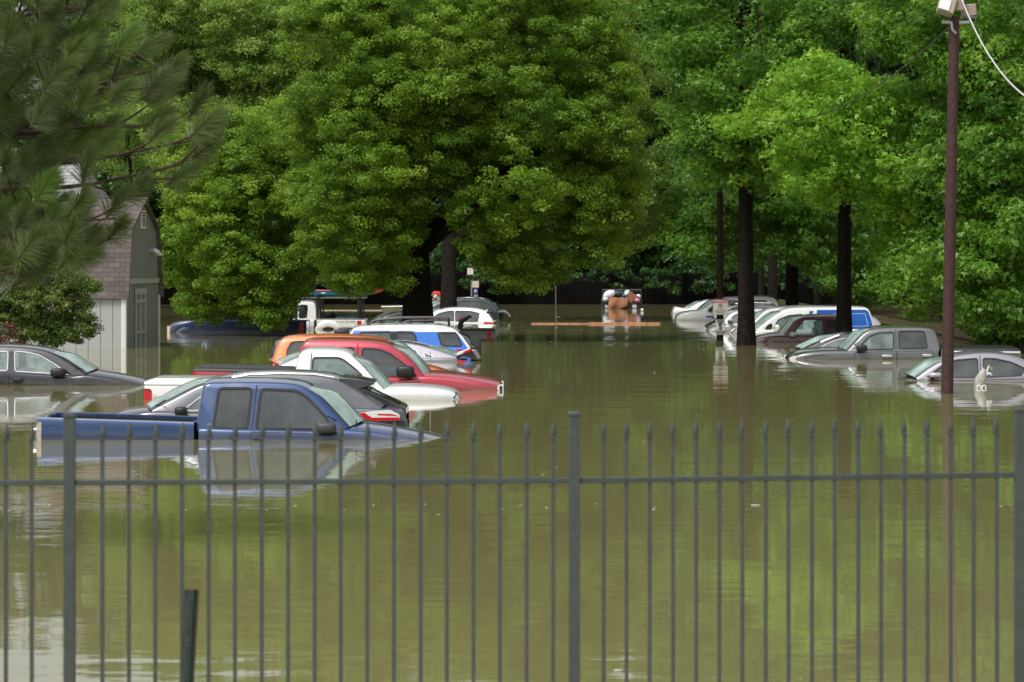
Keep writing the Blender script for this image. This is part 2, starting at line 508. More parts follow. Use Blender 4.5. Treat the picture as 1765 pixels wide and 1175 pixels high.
    def plate(s, poly, mat, name, off=.006, th=.02, both=True):
        pl = [s.P(p) for p in poly]
        for sg in ((-1, 1) if both else (-1,)):
            mb = MB(); rows_o = [(p[0], s.yc + sg * (s.yside(p[0], p[1]) + off), p[1]) for p in pl]
            rows_i = [(p[0], s.yc + sg * (s.yside(p[0], p[1]) - th), p[1]) for p in pl]
            tri = tessellate_polygon([[Vector((p[0], p[1], 0)) for p in pl]]); n = len(pl)
            mb.add(rows_o + rows_i, [tuple(t) for t in tri] + [(i, (i + 1) % n, (i + 1) % n + n, i + n) for i in range(n)])
            mb.build(name, mat, s.t)
    def cabplate(s, poly, mat, name, off=.004):
        pl = [s.P(p) for p in poly]
        for sg in (-1, 1):
            mb = MB(); tri = tessellate_polygon([[Vector((p[0], p[1], 0)) for p in pl]])
            mb.add([(p[0], s.yc + sg * (s.ypan(p[1]) + off), p[1]) for p in pl], [tuple(t) for t in tri])
            mb.build(name, mat, s.t)
    def line3(s, pts, y, r, mat, name, n=6):
        mb = MB(); P = [s.P(p) for p in pts]
        mb.tube([(p[0], y, p[1]) for p in P], r, n); return mb.build(name, mat, s.t)
    def wipers(s, bx, by, L=.5):
        x, z = s.P((bx, by))
        for k in (-.35, .2):
            mb = MB(); y = s.yc + k * s.w
            mb.tube([(x + s.nose * .05, y, z + .035), (x - s.nose * .1, y - .18, z + .11), (x - s.nose * .2, y - .34, z + .17)], [.014, .009, .007], 6)
            mb.build('wiper', BLACK, s.t)
    def bed(s, rail, tail_x, cab_x, cover=None, covcol=BLACK, railcap=None, h=.9, tailgate=True, coverh=.03):
        """pickup bed: rail=[(px,py)...] near top rail"""
        R = sorted([s.P(p) for p in rail]); xa, xb = sorted((WX(tail_x, s.d), WX(cab_x, s.d)))
        zr = lambda x: lerp_poly(R, x)
        mb = MB(); n = 14; th = .07
        prof = [(-th, -.35), (-th, -.004), (-.045, .006), (-.018, 0), (-.004, -.02), (0, -.06), (.004, -.10), (.006, -.2), (.008, -.215), (.004, -.3), (-.005, -.6), (-.02, -1.0)]
        for sg in (-1, 1):
            rows = []
            for i in range(n + 1):
                x = xa + (xb - xa) * i / n
                rows.append([(x, s.yc + sg * (s.hw + o), zr(x) + z) for o, z in prof])
            mb.grid([r[1:] for r in rows]); mb.grid([[(a[0], a[1], a[2] - .03) for a in r[:1]] + [(r[1][0], r[1][1], r[1][2] - .035)] for r in rows], 1); mb.grid([[(r[1][0], r[1][1], r[1][2] - .035), r[1]] for r in rows], 0)
        zm = zr((xa + xb) / 2)
        # head board and tailgate
        xt = xa if s.nose > 0 else xb; xh = xb if s.nose > 0 else xa
        mb.box((xh - s.nose * .03, s.yc, zr(xh) - .26), (.05, s.w - .15, .5), 1)
        s.bedobj = mb.build('truck_bed', [s.col, BLACK], s.t, weld=False)
        if tailgate:
            tg = MB(); tg.box((xt + s.nose * .035, s.yc, zr(xt) - .33), (.06, s.w - .03, .65)); tg.build('tailgate', s.col, s.t, bevel=.02)
        fl = MB(); fl.box(((xa + xb) / 2, s.yc, min(zm - .42, .0)), (xb - xa - .12, s.w - .16, .04)); fl.build('bed_floor', BLACK, s.t)
        if cover is not None:
            cv = MB(); rows = []
            for i in range(n + 1):
                x = xa + (xb - xa) * i / n; e = min(1, min(x - xa, xb - x) / .12); e = math.sqrt(max(0, 1 - (1 - e) ** 2))
                row = []
                for u in (-1, -.985, -.95, -.85, -.5, 0, .5, .85, .95, .985, 1):
                    up = coverh * (min(1, (1 - abs(u)) / .05) ** .5 if abs(u) > .95 else 1) * (.3 + .7 * e) + cover * (1 - u * u)
                    if abs(u) == 1: up = -.015
                    row.append((x, s.yc + u * (s.hw + .01), zr(x) + .012 + up))
                rows.append(row)
            cv.grid(rows)
            for r in (rows[0], rows[-1]):
                q = [(p[0], p[1], p[2]) for p in r] + [(p[0], p[1], zr(p[0]) - .02) for p in r[::-1]]
                cv.add(q, [tuple(range(len(q)))])
            cv.build('tonneau_cover', covcol, s.t, angle=50)
        return zr

GL, GR = 'vehicles flooded in the left parking row', 'vehicles flooded in the right parking row'

blue_p = paint('blue', (.02, .055, .16), .35, .3)
char_p = paint('charcoal', (.075, .08, .095), .5, .3)
white_p = paint('white', (.78, .78, .76))
red_p = paint('red', (.42, .022, .045), .25, .3)
orange_p = paint('orange', (.78, .17, .025), .15)
silver_p = paint('silver', (.27, .26, .30), .55, .3)
sky_p = paint('bright_blue', (.006, .15, .62))
black_p = paint('black', (.012, .013, .016))
navy_p = paint('navy', (.012, .028, .095), .2)
nightblue_p = paint('night', (.009, .010, .017), .35, .3)
teal_p = paint('teal', (.008, .025, .035))
maroon_p = paint('maroon', (.075, .008, .012), .1)
grey_p = paint('grey', (.115, .12, .125), .45, .3)
pale_p = paint('pale_silver', (.45, .45, .46), .35, .3)
vanblue_p = paint('van_blue', (.008, .12, .5))

# V1 ---- near blue extended cab pickup
c = Car('pickup_truck', 'dark blue extended cab pickup nearest the iron fence, hood tip dipping under water', 'pickup truck', 758, 1.72, 1, blue_p,
        [(342, 737), (430, 740), (560, 743), (592, 740), (636, 743), (682, 750), (721, 757), (752, 764), (785, 775)],
        [(341, 741), (346, 703), (351, 672), (354, 665), (375, 664), (440, 663.5), (490, 665), (513, 668), (530, 675), (560, 706), (593, 741)], GL, crown=.07, tumble=.15)
c.wsb = .18
c.make_body()
c.make_cab([([(377, 671), (431, 671), (424.5, 738.5), (368, 737)], G_DARK), ([(450, 672.5), (508, 675), (526, 685), (562, 722), (569, 742), (442, 738)], G_TINT)], ws=(528, 592), ringw=.028)
c.door(433, 590, (436, 753.5, 453, 759), topy=[(433.5, 441)])
c.mirror((545, 727, 580, 746), principled('mirror_grey', (.05, .052, .055), .5))
c.wipers(590, 738)
c.bed([(64, 719.5), (334, 728)], 64, 334)
c.lamp([(63, 727), (71.5, 727), (71, 765), (64, 765)], principled('dirty_lens', (.42, .39, .33), .35, noise=.35, nscale=18), 'taillight')
m = MB(); m.box((WX(60, c.d), c.yc, .02), (.14, 1.7, .3)); m.build('rear_bumper', principled('dull_chrome', (.45, .42, .38), .3, .8, noise=.3), c.t, bevel=.04)
c.line3([(613, 742), (613, 724)], c.d + .25, .008, BLACK, 'antenna')
text_mesh('SLE', .035, WHITEL, (WX(360.5, c.d), c.yc - c.ypan(.2) - .004, WZ(732, c.d)), c.t, bold=.001)

# V2 ---- charcoal crossover, nose left, hatch ajar
c = Car('crossover', 'charcoal crossover with silver roof rail behind the blue pickup, rear hatch ajar', 'SUV', 736, 1.84, -1, char_p,
        [(180, 728), (201, 717), (230, 712.5), (268, 708), (330, 712), (450, 711), (600, 703), (655, 703.5), (690, 708), (696, 713), (699, 722)],
        [(262, 710), (305, 688), (350, 665), (393, 654), (430, 650), (500, 648.5), (560, 652), (586, 660), (620, 681), (657, 704)], GL, tumble=.17)
c.make_body()
c.make_cab([([(311, 711), (352, 679), (400, 664), (440, 661), (440, 711)], G_CLEAR), ([(448, 711), (448, 661), (520, 661), (543, 666), (592, 698), (585, 702), (560, 711)], G_DARK)], ws=(264, 372), rg=(600, 655), glassr=G_DARK, chrome=True, ringw=.014)
c.mirror((302, 700, 324, 716))
for sg in (-1, 1):
    c.line3([(398, 652), (425, 646.5), (480, 644.5), (540, 646), (575, 652)], c.yc + sg * .68, .02, principled('rail_silver', (.62, .62, .64), .25, .8), 'roof_rail')
m = MB(); x0, z0 = c.P((600, 662)); x1, z1 = c.P((697, 705))
pl = [c.P(p) for p in [(603, 664), (620, 668), (697, 704), (699, 708), (699, 740), (693, 740), (690, 712), (610, 676)]]
m.prism(pl, c.yc - .66, c.yc + .66); hatch = m.build('hatch', [black_p], c.t, bevel=.02)
m = MB(); m.prism([c.P(p) for p in [(626, 670), (688, 699.5), (685, 701.5), (622, 673)]], c.yc - .56, c.yc + .56); m.build('hatch_glass', G_DARK, hatch)
m = MB(); m.prism([c.P(p) for p in [(583, 651), (615, 654), (645, 660.5), (642, 664), (612, 673), (598, 667)]], c.yc - .67, c.yc + .67); m.build('spoiler', char_p, c.t, bevel=.015)
m = MB(); m.prism([c.P(p) for p in [(566, 650.5), (571, 644), (577, 652)]], c.yc - .02, c.yc + .02); m.build('roof_antenna', char_p, c.t)
c.lamp([(614, 712), (640, 708.5), (672, 706), (689, 714.5), (689, 724), (634, 725.5)], [WHITEL, REDL], 'taillight',
       extra=[([(614.5, 712.3), (628, 711), (641, 719.5), (688.6, 719), (688.6, 724), (634, 725.2)], 1), ([(649, 713), (676, 713), (688, 717), (652, 715.5)], 1)])
c.plate([(640, 726.5), (697, 725), (697, 745), (640, 745)], BLACK, 'rear_bumper', .01)
m = MB(); m.box((WX(699.5, c.d) + .004, c.yc - .62, WZ(730, c.d)), (.01, .12, .1)); m.build('licence_plate', principled('plate_yellow', (.75, .6, .15), .4), c.t)
m = MB(); m.box((WX(699.5, c.d) + .004, c.yc - .74, WZ(730, c.d)), (.01, .12, .1)); m.build('licence_plate', principled('plate_blue', (.1, .35, .7), .4), c.t)
c.wipers(262, 709)

# V3 ---- white regular cab pickup
c = Car('pickup_truck', 'white regular cab pickup with white bed cover between the charcoal crossover and the red pickup', 'pickup truck', 689, 1.95, 1, white_p,
        [(509, 674), (600, 674), (657, 675), (672, 671), (700, 670.5), (750, 673), (778, 678.5), (788, 684), (794, 693)],
        [(510, 675), (511.5, 645), (515, 619), (521, 610), (533, 607.5), (560, 606.5), (582, 608), (597, 611.5), (606, 618), (630, 646), (658, 676)], GL, crown=.06, tumble=.15)
c.make_body()
c.make_cab([([(539, 617), (582, 617), (591, 620.5), (616, 640), (635, 664), (635, 672), (536, 672)], G_CLEAR)], ws=(604, 657))
c.door(533, 655, (536, 681, 550, 686), topy=[(533, 536)])
c.mirror((607, 642, 625, 655), principled('mirror_grey', (.05, .052, .055), .5))
c.wipers(656, 672)
c.bed([(249, 662), (505, 664)], 249, 505, cover=.02, covcol=white_p, coverh=.085)
c.lamp([(248.5, 669.5), (258, 669.5), (262, 674), (262, 697), (248.5, 697)], [REDL, BLACK], 'taillight', extra=[([(248.4, 670.6), (258, 670.6), (262, 675), (260.8, 676), (257.5, 672), (248.4, 672)], 1)])
m = MB(); m.tube([(WX(760, c.d) + .25, c.d + .02, WZ(676, c.d)), (WX(775, c.d) + .12, c.d + .05, WZ(679, c.d)), (WX(781, c.d), c.d + .08, WZ(688, c.d))], .012, 6); m.build('hood_seam', BLACK, c.t)

# V4 ---- red crew cab pickup
c = Car('pickup_truck', 'red crew cab pickup with black bed cover, beyond the white regular cab pickup', 'pickup truck', 672.5, 1.98, 1, red_p,
        [(513, 652), (620, 652.5), (715, 651), (726, 648), (760, 649), (803, 653.5), (838, 659.5), (858, 664.5), (866, 670), (869, 682)],
        [(514, 653), (518, 612), (522, 597), (528, 591.5), (545, 590), (600, 590), (637, 592), (662, 596), (679, 602), (703, 622), (725, 649)], GL, crown=.075, tumble=.15)
c.make_body()
c.make_cab([([(549, 600), (609, 600), (609, 648), (538, 648), (541, 610)], G_DARK), ([(624, 601), (652, 602.5), (672, 610), (700, 631), (719, 649), (624, 648)], G_TINT)], ws=(676, 724))
c.door(616, 722, (620, 657, 634, 661), topy=[(616, 616)])
c.mirror((683, 630, 715, 650))
c.wipers(723, 645)
c.bed([(333, 638), (509, 642)], 333, 509, cover=.03, coverh=.04)
c.lamp([(332.5, 640), (338, 641), (340, 650), (332.5, 650)], REDL, 'taillight')
c.lamp([(857, 667), (860, 663), (867.5, 661.5), (868.5, 682), (858, 682)], [WHITEL, BLACK], 'headlight', extra=[([(861, 666), (865.5, 665), (866.5, 676), (861, 676)], 1)])
c.plate([(831, 675), (840, 672.6), (852, 674.5), (840, 677)], BLACK, 'wheel_arch', .012)
c.line3([(741.5, 656), (741.5, 606)], c.d + .12, .007, CHROME, 'antenna')

# V5b ---- silver sedan hidden between red and orange
c = Car('sedan', 'pale silver car almost wholly hidden between the red pickup and the orange wagon', 'car', 657, 1.72, -1, pale_p,
        [(455, 650), (470, 638), (486, 631.5), (640, 631), (690, 634), (705, 645)],
        [(484, 632), (506, 623), (530, 612), (560, 609), (600, 611), (640, 631)], GL)
c.make_body(); c.make_cab([([(512, 630), (534, 615), (575, 613), (575, 630)], G_TINT)], ws=(485, 530), rg=(605, 639))

# V5 ---- orange wagon
c = Car('wagon', 'bright orange retro wagon with rounded rear beyond the red pickup', 'car', 645, 1.76, 1, orange_p,
        [(468.5, 634), (470, 627), (474, 622.5), (600, 624), (715, 629), (760, 640), (785, 652), (800, 670)],
        [(473, 624), (477, 611), (482, 594), (486, 588), (496, 584.5), (530, 582.5), (600, 582.5), (640, 586), (665, 591), (690, 606), (714, 630)], GL, tumble=.2)
c.make_body()
c.make_cab([([(501, 590), (512, 588.5), (596, 588.5), (598, 617), (493, 616.5), (494, 603)], G_DARK), ([(607, 590), (650, 594), (672, 603), (690, 617), (607, 617)], G_TINT)], ws=(664, 713), rg=(474, 486), ringw=.012)
m = MB(); 
for sg in (-1, 1):
    m = MB(); m.ellipsoid((WX(476.5, c.d), c.yc + sg * (c.hw - .06), WZ(626, c.d)), (.06, .08, .06)); m.build('taillight', REDL, c.t)
m = MB(); m.box((WX(470, c.d), c.d + .3, WZ(613.5, c.d)), (.06, .04, .08)); m.build('hatch_hinge', BLACK, c.t, bevel=.01)

# V6 ---- silver sedan with trunk open
c = Car('sedan', 'silver sedan with its trunk lid sprung open in front of the blue and white off-roader', 'car', 623, 1.8, -1, silver_p,
        [(510, 645), (585, 622), (640, 619.5), (755, 616.5), (785, 616), (791, 620), (794, 630)],
        [(585, 622), (620, 603), (655, 594.5), (690, 592.5), (720, 596.5), (745, 603), (786, 617)], GL, tumble=.2)
c.make_body()
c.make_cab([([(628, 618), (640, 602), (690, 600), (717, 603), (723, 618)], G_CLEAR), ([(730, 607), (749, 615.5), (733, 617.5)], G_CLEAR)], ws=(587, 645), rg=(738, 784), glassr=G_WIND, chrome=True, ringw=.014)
m = MB(); m.prism([c.P(p) for p in [(786, 612), (793, 607), (812, 601), (822, 603), (829, 618), (822, 622), (800, 613), (789, 617)]], c.yc - .72, c.yc + .72)
lid = m.build('trunk_lid', [black_p], c.t, bevel=.02)
m = MB(); m.prism([c.P(p) for p in [(784.5, 611), (790, 607), (811, 600), (812.5, 604), (797, 610), (788, 613.5)]], c.yc - .76, c.yc - .42); m.build('lid_lamp', [WHITEL], lid, bevel=.01)
m = MB(); m.prism([c.P(p) for p in [(797, 607), (811, 600), (813, 604.5), (803, 608.5)]], c.yc - .775, c.yc - .42); m.build('lid_lamp', [REDL], lid, bevel=.01)
m = MB(); m.prism([c.P(p) for p in [(813, 603), (821, 603), (829, 617), (824, 620)]], c.yc - .73, c.yc - .62); m.build('lid_edge', silver_p, lid, bevel=.01)
c.lamp([(787, 621), (804, 621), (802, 626), (788, 626)], REDL, 'taillight', depth=.1)

# V7 ---- blue/white off-roader
c = Car('off_roader', 'bright blue off-roader with white roof, black roof rack and spare wheel', 'SUV', 616, 1.9, -1, sky_p,
        [(498, 622), (505, 612), (530, 606), (598, 603), (790, 599), (806, 600), (811, 605), (813, 620)],
        [(599, 604), (602, 590), (607, 572), (614, 566), (640, 563.5), (690, 562.5), (745, 562.5), (774, 566), (787, 573), (798, 588), (808, 602)], GL, tumble=.13)
c.make_body()
c.make_cab([([(621, 574), (673, 573), (673, 600), (613, 600)], G_CLEAR), ([(684, 573), (711, 574), (716, 580), (716, 600), (684, 600)], G_TINT), ([(755, 574), (785, 574), (796, 595.5), (762, 595.5)], G_DARK)],
           ws=(600, 609), rg=(788, 807), glassr=G_DARK, roofcol=white_p, ringw=.03)
c.cabplate([(607.5, 570), (614, 566.3), (640, 564.2), (690, 563.2), (745, 563.2), (774, 566.8), (786, 572), (717, 572.3), (712, 570.5), (618, 569.8)], white_p, 'roof_band', .006)
c.cabplate([(674.5, 572), (683, 572), (683, 602), (674.5, 602)], BLACK, 'door_pillar', .007)
for sg in (-1, 1):
    c.line3([(630, 563), (638, 556), (648, 551.5), (690, 548.5), (740, 548), (772, 549.5), (773, 563)], c.yc + sg * .6, .028, BLACK, 'roof_rack_rail')
    c.line3([(690, 557.5), (700, 554), (745, 553), (772, 554)], c.yc + sg * .6, .015, BLACK, 'roof_rack_rail')
m = MB()
for px in (655, 680, 705, 730, 755):
    x, z = c.P((px, 553)); m.box((x, c.yc, z), (.05, 1.2, .025))
m.build('roof_rack_bars', BLACK, c.t)
# spare wheel hung on the back door
m = MB(); R = .38; xc0 = WX(810, c.d); xc1 = WX(829, c.d); zc = WZ(608, c.d); yc = c.yc + .05; prof = [(0, .2), (0, .30), (.01, .35), (.04, .375), (.13, .38), (.22, .375), (.25, .35), (.26, .30), (.26, .2)]
rows = [[(xc0 + a, yc + r * math.cos(t), zc + r * math.sin(t)) for a, r in prof] for t in [2 * math.pi * k / 36 for k in range(37)]]
m.grid(rows); wh = m.build('spare_wheel', RUBBER, c.t)
m = MB(); 
for k in range(5):
    xx = xc0 + .06 + k * .035; m.tube([(xx, yc + .383 * math.cos(t), zc + .383 * math.sin(t)) for t in [2 * math.pi * q / 36 for q in range(37)]], .004, 5, 0, False)
m.build('tread', BLACK, wh)
m = MB(); m.ellipsoid((xc0 + .13, yc, zc), (.1, .21, .21)); m.build('wheel_rim', pale_p, wh)
c.lamp([(784, 603.5), (790, 601.5), (800, 602), (800, 608), (785, 608)], REDL, 'taillight')
c.line3([(651, 572.5), (666, 590)], c.d - .06, .006, BLACK, 'antenna')
c.mirror((576, 567, 603, 581), BLACK)

# V8 ---- white pickup with ladder rack, behind the far blue pickup
c = Car('pickup_truck', 'white pickup carrying a blue canoe on a black ladder rack', 'pickup truck', 567.5, 1.98, -1, white_p,
        [(352, 566), (370, 556), (430, 552), (541, 550)],
        [(428, 553), (455, 530), (470, 523), (490, 521), (530, 520.5), (540, 522), (543, 530), (544, 550)], GL, crown=.03)
c.make_body()
c.make_cab([([(452, 549), (470, 529), (485, 526), (512, 526), (512, 548)], G_TINT), ([(516, 526), (528.5, 526), (529.5, 530), (528, 547), (516, 548)], G_DARK)], ws=(430, 466), glassr=G_DARK)
c.door(498, 530)
c.bed([(546, 550), (629, 550.5)], 629, 546)
c.line3([(546, 549.5), (629, 550)], c.d + .03, .03, BLACK, 'rail_cap')
c.lamp([(615.5, 552.5), (623, 552.5), (623, 564), (616, 564)], REDL, 'taillight')
m = MB()
for sg in (-1, 1):
    rows = []
    for k in range(13):
        a = math.pi * k / 12; ca, sa = math.cos(a), math.sin(a)
        rows.append([(WX(566, c.d) + ca * r * .44 / .44, c.yc + sg * (c.hw + o), -.18 + sa * r) for r, o in ((.26, .03), (.28, .07), (.36, .075), (.44, .05), (.5, .005))])
    m.grid(rows)
m.build('fender_flare', white_p, c.t)
m = MB(); m.box((WX(566, c.d), c.d - .01, 0), (.4, .08, .1)); m.build('wheel_arch', BLACK, c.t)
yl = principled('sticker_yellow', (.8, .55, .05), .4); dk = principled('sticker_black', (.05, .05, .06), .4)
sy = c.d - .022
text_mesh('T', .085, yl, (WX(581.5, c.d), sy, WZ(553.6, c.d)), c.t, bold=.006)
text_mesh('EXAS', .06, dk, (WX(589.5, c.d), sy, WZ(553.6, c.d)), c.t)
text_mesh('W', .085, yl, (WX(598, c.d), sy, WZ(553.6, c.d)), c.t, bold=.006)
text_mesh('RANGLER', .06, dk, (WX(607.5, c.d), sy, WZ(553.6, c.d)), c.t, sx=.8)
rk = MB()
for px in (546.5, 617.5):
    for sg in (-1, 1):
        rk.tube([(WX(px, c.d), c.yc + sg * .86, WZ(552, c.d)), (WX(px, c.d), c.yc + sg * .8, WZ(513, c.d))], .04, 6)
        rk.tube([(WX(px + (7 if px < 600 else 7), c.d), c.yc + sg * .8, WZ(552, c.d)), (WX(px + 5, c.d), c.yc + sg * .8, WZ(513, c.d))], .03, 6)
    rk.box((WX(px + 2, c.d), c.yc, WZ(514, c.d)), (.12, 1.75, .05))
for sg in (-1, 1): rk.tube([(WX(500, c.d), c.yc + sg * .82, WZ(514, c.d)), (WX(630, c.d), c.yc + sg * .82, WZ(514, c.d))], .03, 6)
rk.build('ladder_rack', BLACK, c.t)
canz = WZ(513, c.d) + .04
# canoe on the rack
org = (WX(585, c.d), c.yc - .55, canz)
def hull_rows(x0, x1, w_, h_, y, z, tipx=.35, n=26):
    rows = []
    for i in range(n + 1):
        t = i / n; x = x0 + (x1 - x0) * t; k = min(1, min(t, 1 - t) / tipx * 1.0); k = math.sin(k * math.pi / 2) ** .8
        rise = .10 * (1 - k)
        rows.append([(x, y + w_ / 2 * k * math.copysign(abs(math.cos(a)) ** .6, math.cos(a)), z + h_ + rise * .4 - (h_ * (math.sin(a) ** .5) * (.25 + .75 * k))) for a in [math.pi * q / 10 for q in range(11)]])
    return rows
t = thing('canoe', 'long blue canoe with orange ends and red rim lashed on top of the ladder rack', 'canoe', org)
teal = principled('canoe_blue', (.02, .27, .5), .4, coat=.3, noise=.15); orr = principled('canoe_orange', (.8, .09, .03), .45)
m = MB(); rows = hull_rows(WX(514, c.d), WX(660, c.d), .62, .2, c.yc - .55, canz); n = len(rows)
m.grid(rows[:3], 1); m.grid(rows[2:-3], 0); m.grid(rows[-4:], 1); m.build('hull', [teal, orr], t, weld=False)
m = MB(); m.tube([rows[i][0] for i in range(n)], .022, 6); m.tube([rows[i][10] for i in range(n)], .022, 6); m.build('gunwale', principled('rim_red', (.5, .02, .04), .4), t)
for px in (557, 607):
    m = MB(); m.box((WX(px, c.d), c.yc - .862, canz + .12), (.14, .01, .05)); m.build('sticker', WHITEL, t)
# spare tyre / jack lying in the bed
m = MB(); x, z = WX(567, c.d), WZ(545, c.d)
m.tube([(x - .18, c.yc, z - .1), (x + .16, c.yc, z + .06)], [.1, .14], 10); single(m, 'tool_box', BLACK, 'black rounded container lying in the white ladder rack pickup', 'container', (x, c.yc, z - .1))
m = MB(); m.box((WX(597, c.d), c.yc, WZ(546.3, c.d)), (.75, .5, .035), 0, Matrix.Rotation(-.06, 3, 'Y')); single(m, 'tarp', teal, 'folded blue tarp on the bed of the ladder rack pickup', 'tarp', (WX(597, c.d), c.yc, WZ(547, c.d)))

# V9 ---- far blue pickup under the oak
c = Car('pickup_truck', 'navy blue pickup under the hanging oak branches, left of the ladder rack pickup', 'pickup truck', 572.5, 1.8, -1, navy_p,
        [(286, 575), (288.5, 564), (295, 559), (318, 553.5), (345, 551), (440, 551.5), (466, 552)],
        [(348, 552), (368, 536), (380, 530), (396, 528), (436, 528), (446, 531), (450, 552)], GL)
c.make_body()
c.make_cab([([(369, 550), (382, 534), (400, 532), (404, 550)], G_TINT), ([(408, 532), (438, 532), (441, 550), (408, 550)], G_DARK)], ws=(350, 378))
c.bed([(470, 552), (528, 553)], 528, 469)
c.lamp([(516, 556), (523, 555), (523, 575), (515.5, 575)], REDL, 'taillight')
c.lamp([(287.5, 562), (295, 561.5), (297, 574), (287.5, 574)], [AMBER, WHITEL], 'headlight', extra=[([(288, 562), (292, 562), (292, 574), (288, 574)], 1)])
for cx_ in (322, 477):
    m = MB()
    for sg in (-1, 1):
        rows = []
        for k in range(13):
            a = math.pi * k / 12
            rows.append([(WX(cx_, c.d) + math.cos(a) * r, c.yc + sg * (c.hw + o), -.27 + math.sin(a) * r) for r, o in ((.27, .01), (.29, .03), (.38, .032), (.45, .004))])
        m.grid(rows)
    m.build('fender_flare', navy_p, c.t)
    m = MB(); m.box((WX(cx_, c.d), c.d - .01, -.02), (.4, .05, .06)); m.build('wheel_arch', BLACK, c.t)
c.line3([(287, 560), (287, 545)], c.yc, .01, BLACK, 'antenna')

# V10 ---- black pickup behind the oak trunk
c = Car('pickup_truck', 'black pickup half hidden by the big oak trunk, red tail lamp at water level', 'pickup truck', 578, 1.95, -1, black_p,
        [(590, 582), (598, 571), (620, 566), (740, 566)],
        [(634, 567), (645, 558), (659, 548.5), (672, 543), (688, 541), (720, 541), (731, 545), (737, 566)], GL)
c.make_body(); c.make_cab([([(652, 565), (662, 552), (675, 546), (692, 545), (692, 565)], G_CLEAR), ([(697, 545), (719, 545), (726, 549), (728, 565), (697, 565)], G_TINT)], ws=(636, 668), chrome=True, ringw=.016)
c.bed([(742, 567), (853, 567.5)], 853, 741)
c.line3([(742, 566.6), (853, 567.1)], c.d + .01, .014, CHROME, 'rail_cap')
c.lamp([(839, 570), (847, 570), (847, 580), (839.5, 580)], REDL, 'taillight')
x, z = WX(793, c.d), WZ(566, c.d)
m = MB(); m.tube([(x, c.yc - .3, z - .45), (x, c.yc - .3, z + .1), (x + .04, c.yc - .3, z + .22), (x + .16, c.yc - .3, z + .3), (x + .3, c.yc - .3, z + .37), (x + .36, c.yc - .3, z + .34)], [.1, .085, .09, .08, .05, .03], 10)
m.tube([(x - .06, c.yc - .3, z + .25), (x + .05, c.yc - .3, z + .31)], [.04, .05], 8, 1)
t = single(m, 'crane_arm', [BLACK, principled('dull_red', (.5, .05, .06), .4)], 'black bent steel arm with a red patch standing in the black pickup bed', 'crane arm', (x, c.yc - .3, z - .45))
m = MB(); m.ellipsoid((WX(804, c.d), c.yc - .2, WZ(564.5, c.d)), (.19, .2, .09), jitter=.1, rot=Matrix.Rotation(-.3, 3, 'Y')); single(m, 'bag', white_p, 'white bag lying in the black pickup bed beside the steel arm', 'bag', (WX(804, c.d), c.yc - .2, WZ(567, c.d)))

# V11 ---- white hatchback
c = Car('hatchback', 'white hatchback with dark windows and thin red tail lamp beyond the black pickup', 'car', 557, 1.7, -1, white_p,
        [(655, 566), (672, 558), (700, 552), (736, 549.5), (790, 555), (848, 555), (851, 557), (853, 565)],
        [(728, 552), (743, 543.5), (753, 537.5), (768, 533.8), (784, 532.5), (808, 533), (827, 535), (836, 538.5), (843, 547), (849, 556)], GL, tumble=.2)
c.make_body(); c.make_cab([([(743, 554), (749, 545.5), (757, 540), (772, 536.5), (782, 536), (782, 554)], G_DARK), ([(785, 536), (810, 536.5), (826, 540), (823, 554), (785, 554)], G_DARK)], ws=(730, 764), rg=(837, 848), glassr=G_DARK)
c.lamp([(834, 555), (851, 555.5), (852, 558.5), (834, 557.5)], REDL, 'taillight')
m = MB(); m.prism([c.P(p) for p in [(834, 536), (840, 533), (841, 535), (837, 539)]], c.yc - .6, c.yc + .6); m.build('spoiler', white_p, c.t)

# V12 ---- dark teal SUV, tailgate down
c = Car('dark_suv', 'dark teal SUV with open tailgate behind the white hatchback', 'SUV', 552.5, 1.9, -1, teal_p,
        [(655, 560), (665, 548), (690, 539), (734, 535), (856, 533), (860, 538), (861, 552)],
        [(730, 537), (746, 526), (760, 520.5), (774, 516.5), (790, 515), (830, 515), (840, 518), (848, 523), (857, 534)], GL, tumble=.16)
c.make_body(); c.make_cab([([(744, 534), (762, 523), (776, 519.5), (788, 519), (788, 533)], G_TINT), ([(792, 519), (828, 519), (840, 522), (849, 532), (792, 533)], G_DARK)], ws=(732, 762), rg=(846, 856), glassr=G_DARK)
for sg in (-1, 1): c.line3([(786, 513.7), (800, 513), (825, 513), (834, 515)], c.yc + sg * .7, .02, CHROME, 'roof_rail')
c.mirror((732, 537.5, 742, 543), pale_p)
m = MB()
arc = [(854, 540), (858, 536.5), (863, 534.6), (868, 534.3), (873, 536), (878, 541), (880, 544)]
up = [c.P(p) for p in arc]; lo = [(x - .02, z - .07) for x, z in up]
m.prism(up + lo[::-1], c.yc - .8, c.yc + .7); tg = m.build('tailgate', pale_p, c.t, bevel=.02)
m = MB(); m.prism([c.P(p) for p in [(857, 542), (864, 540), (868, 545), (866, 556), (858, 556)]], c.yc - .6, c.yc + .6); m.build('tailgate_trim', BLACK, tg, bevel=.01)

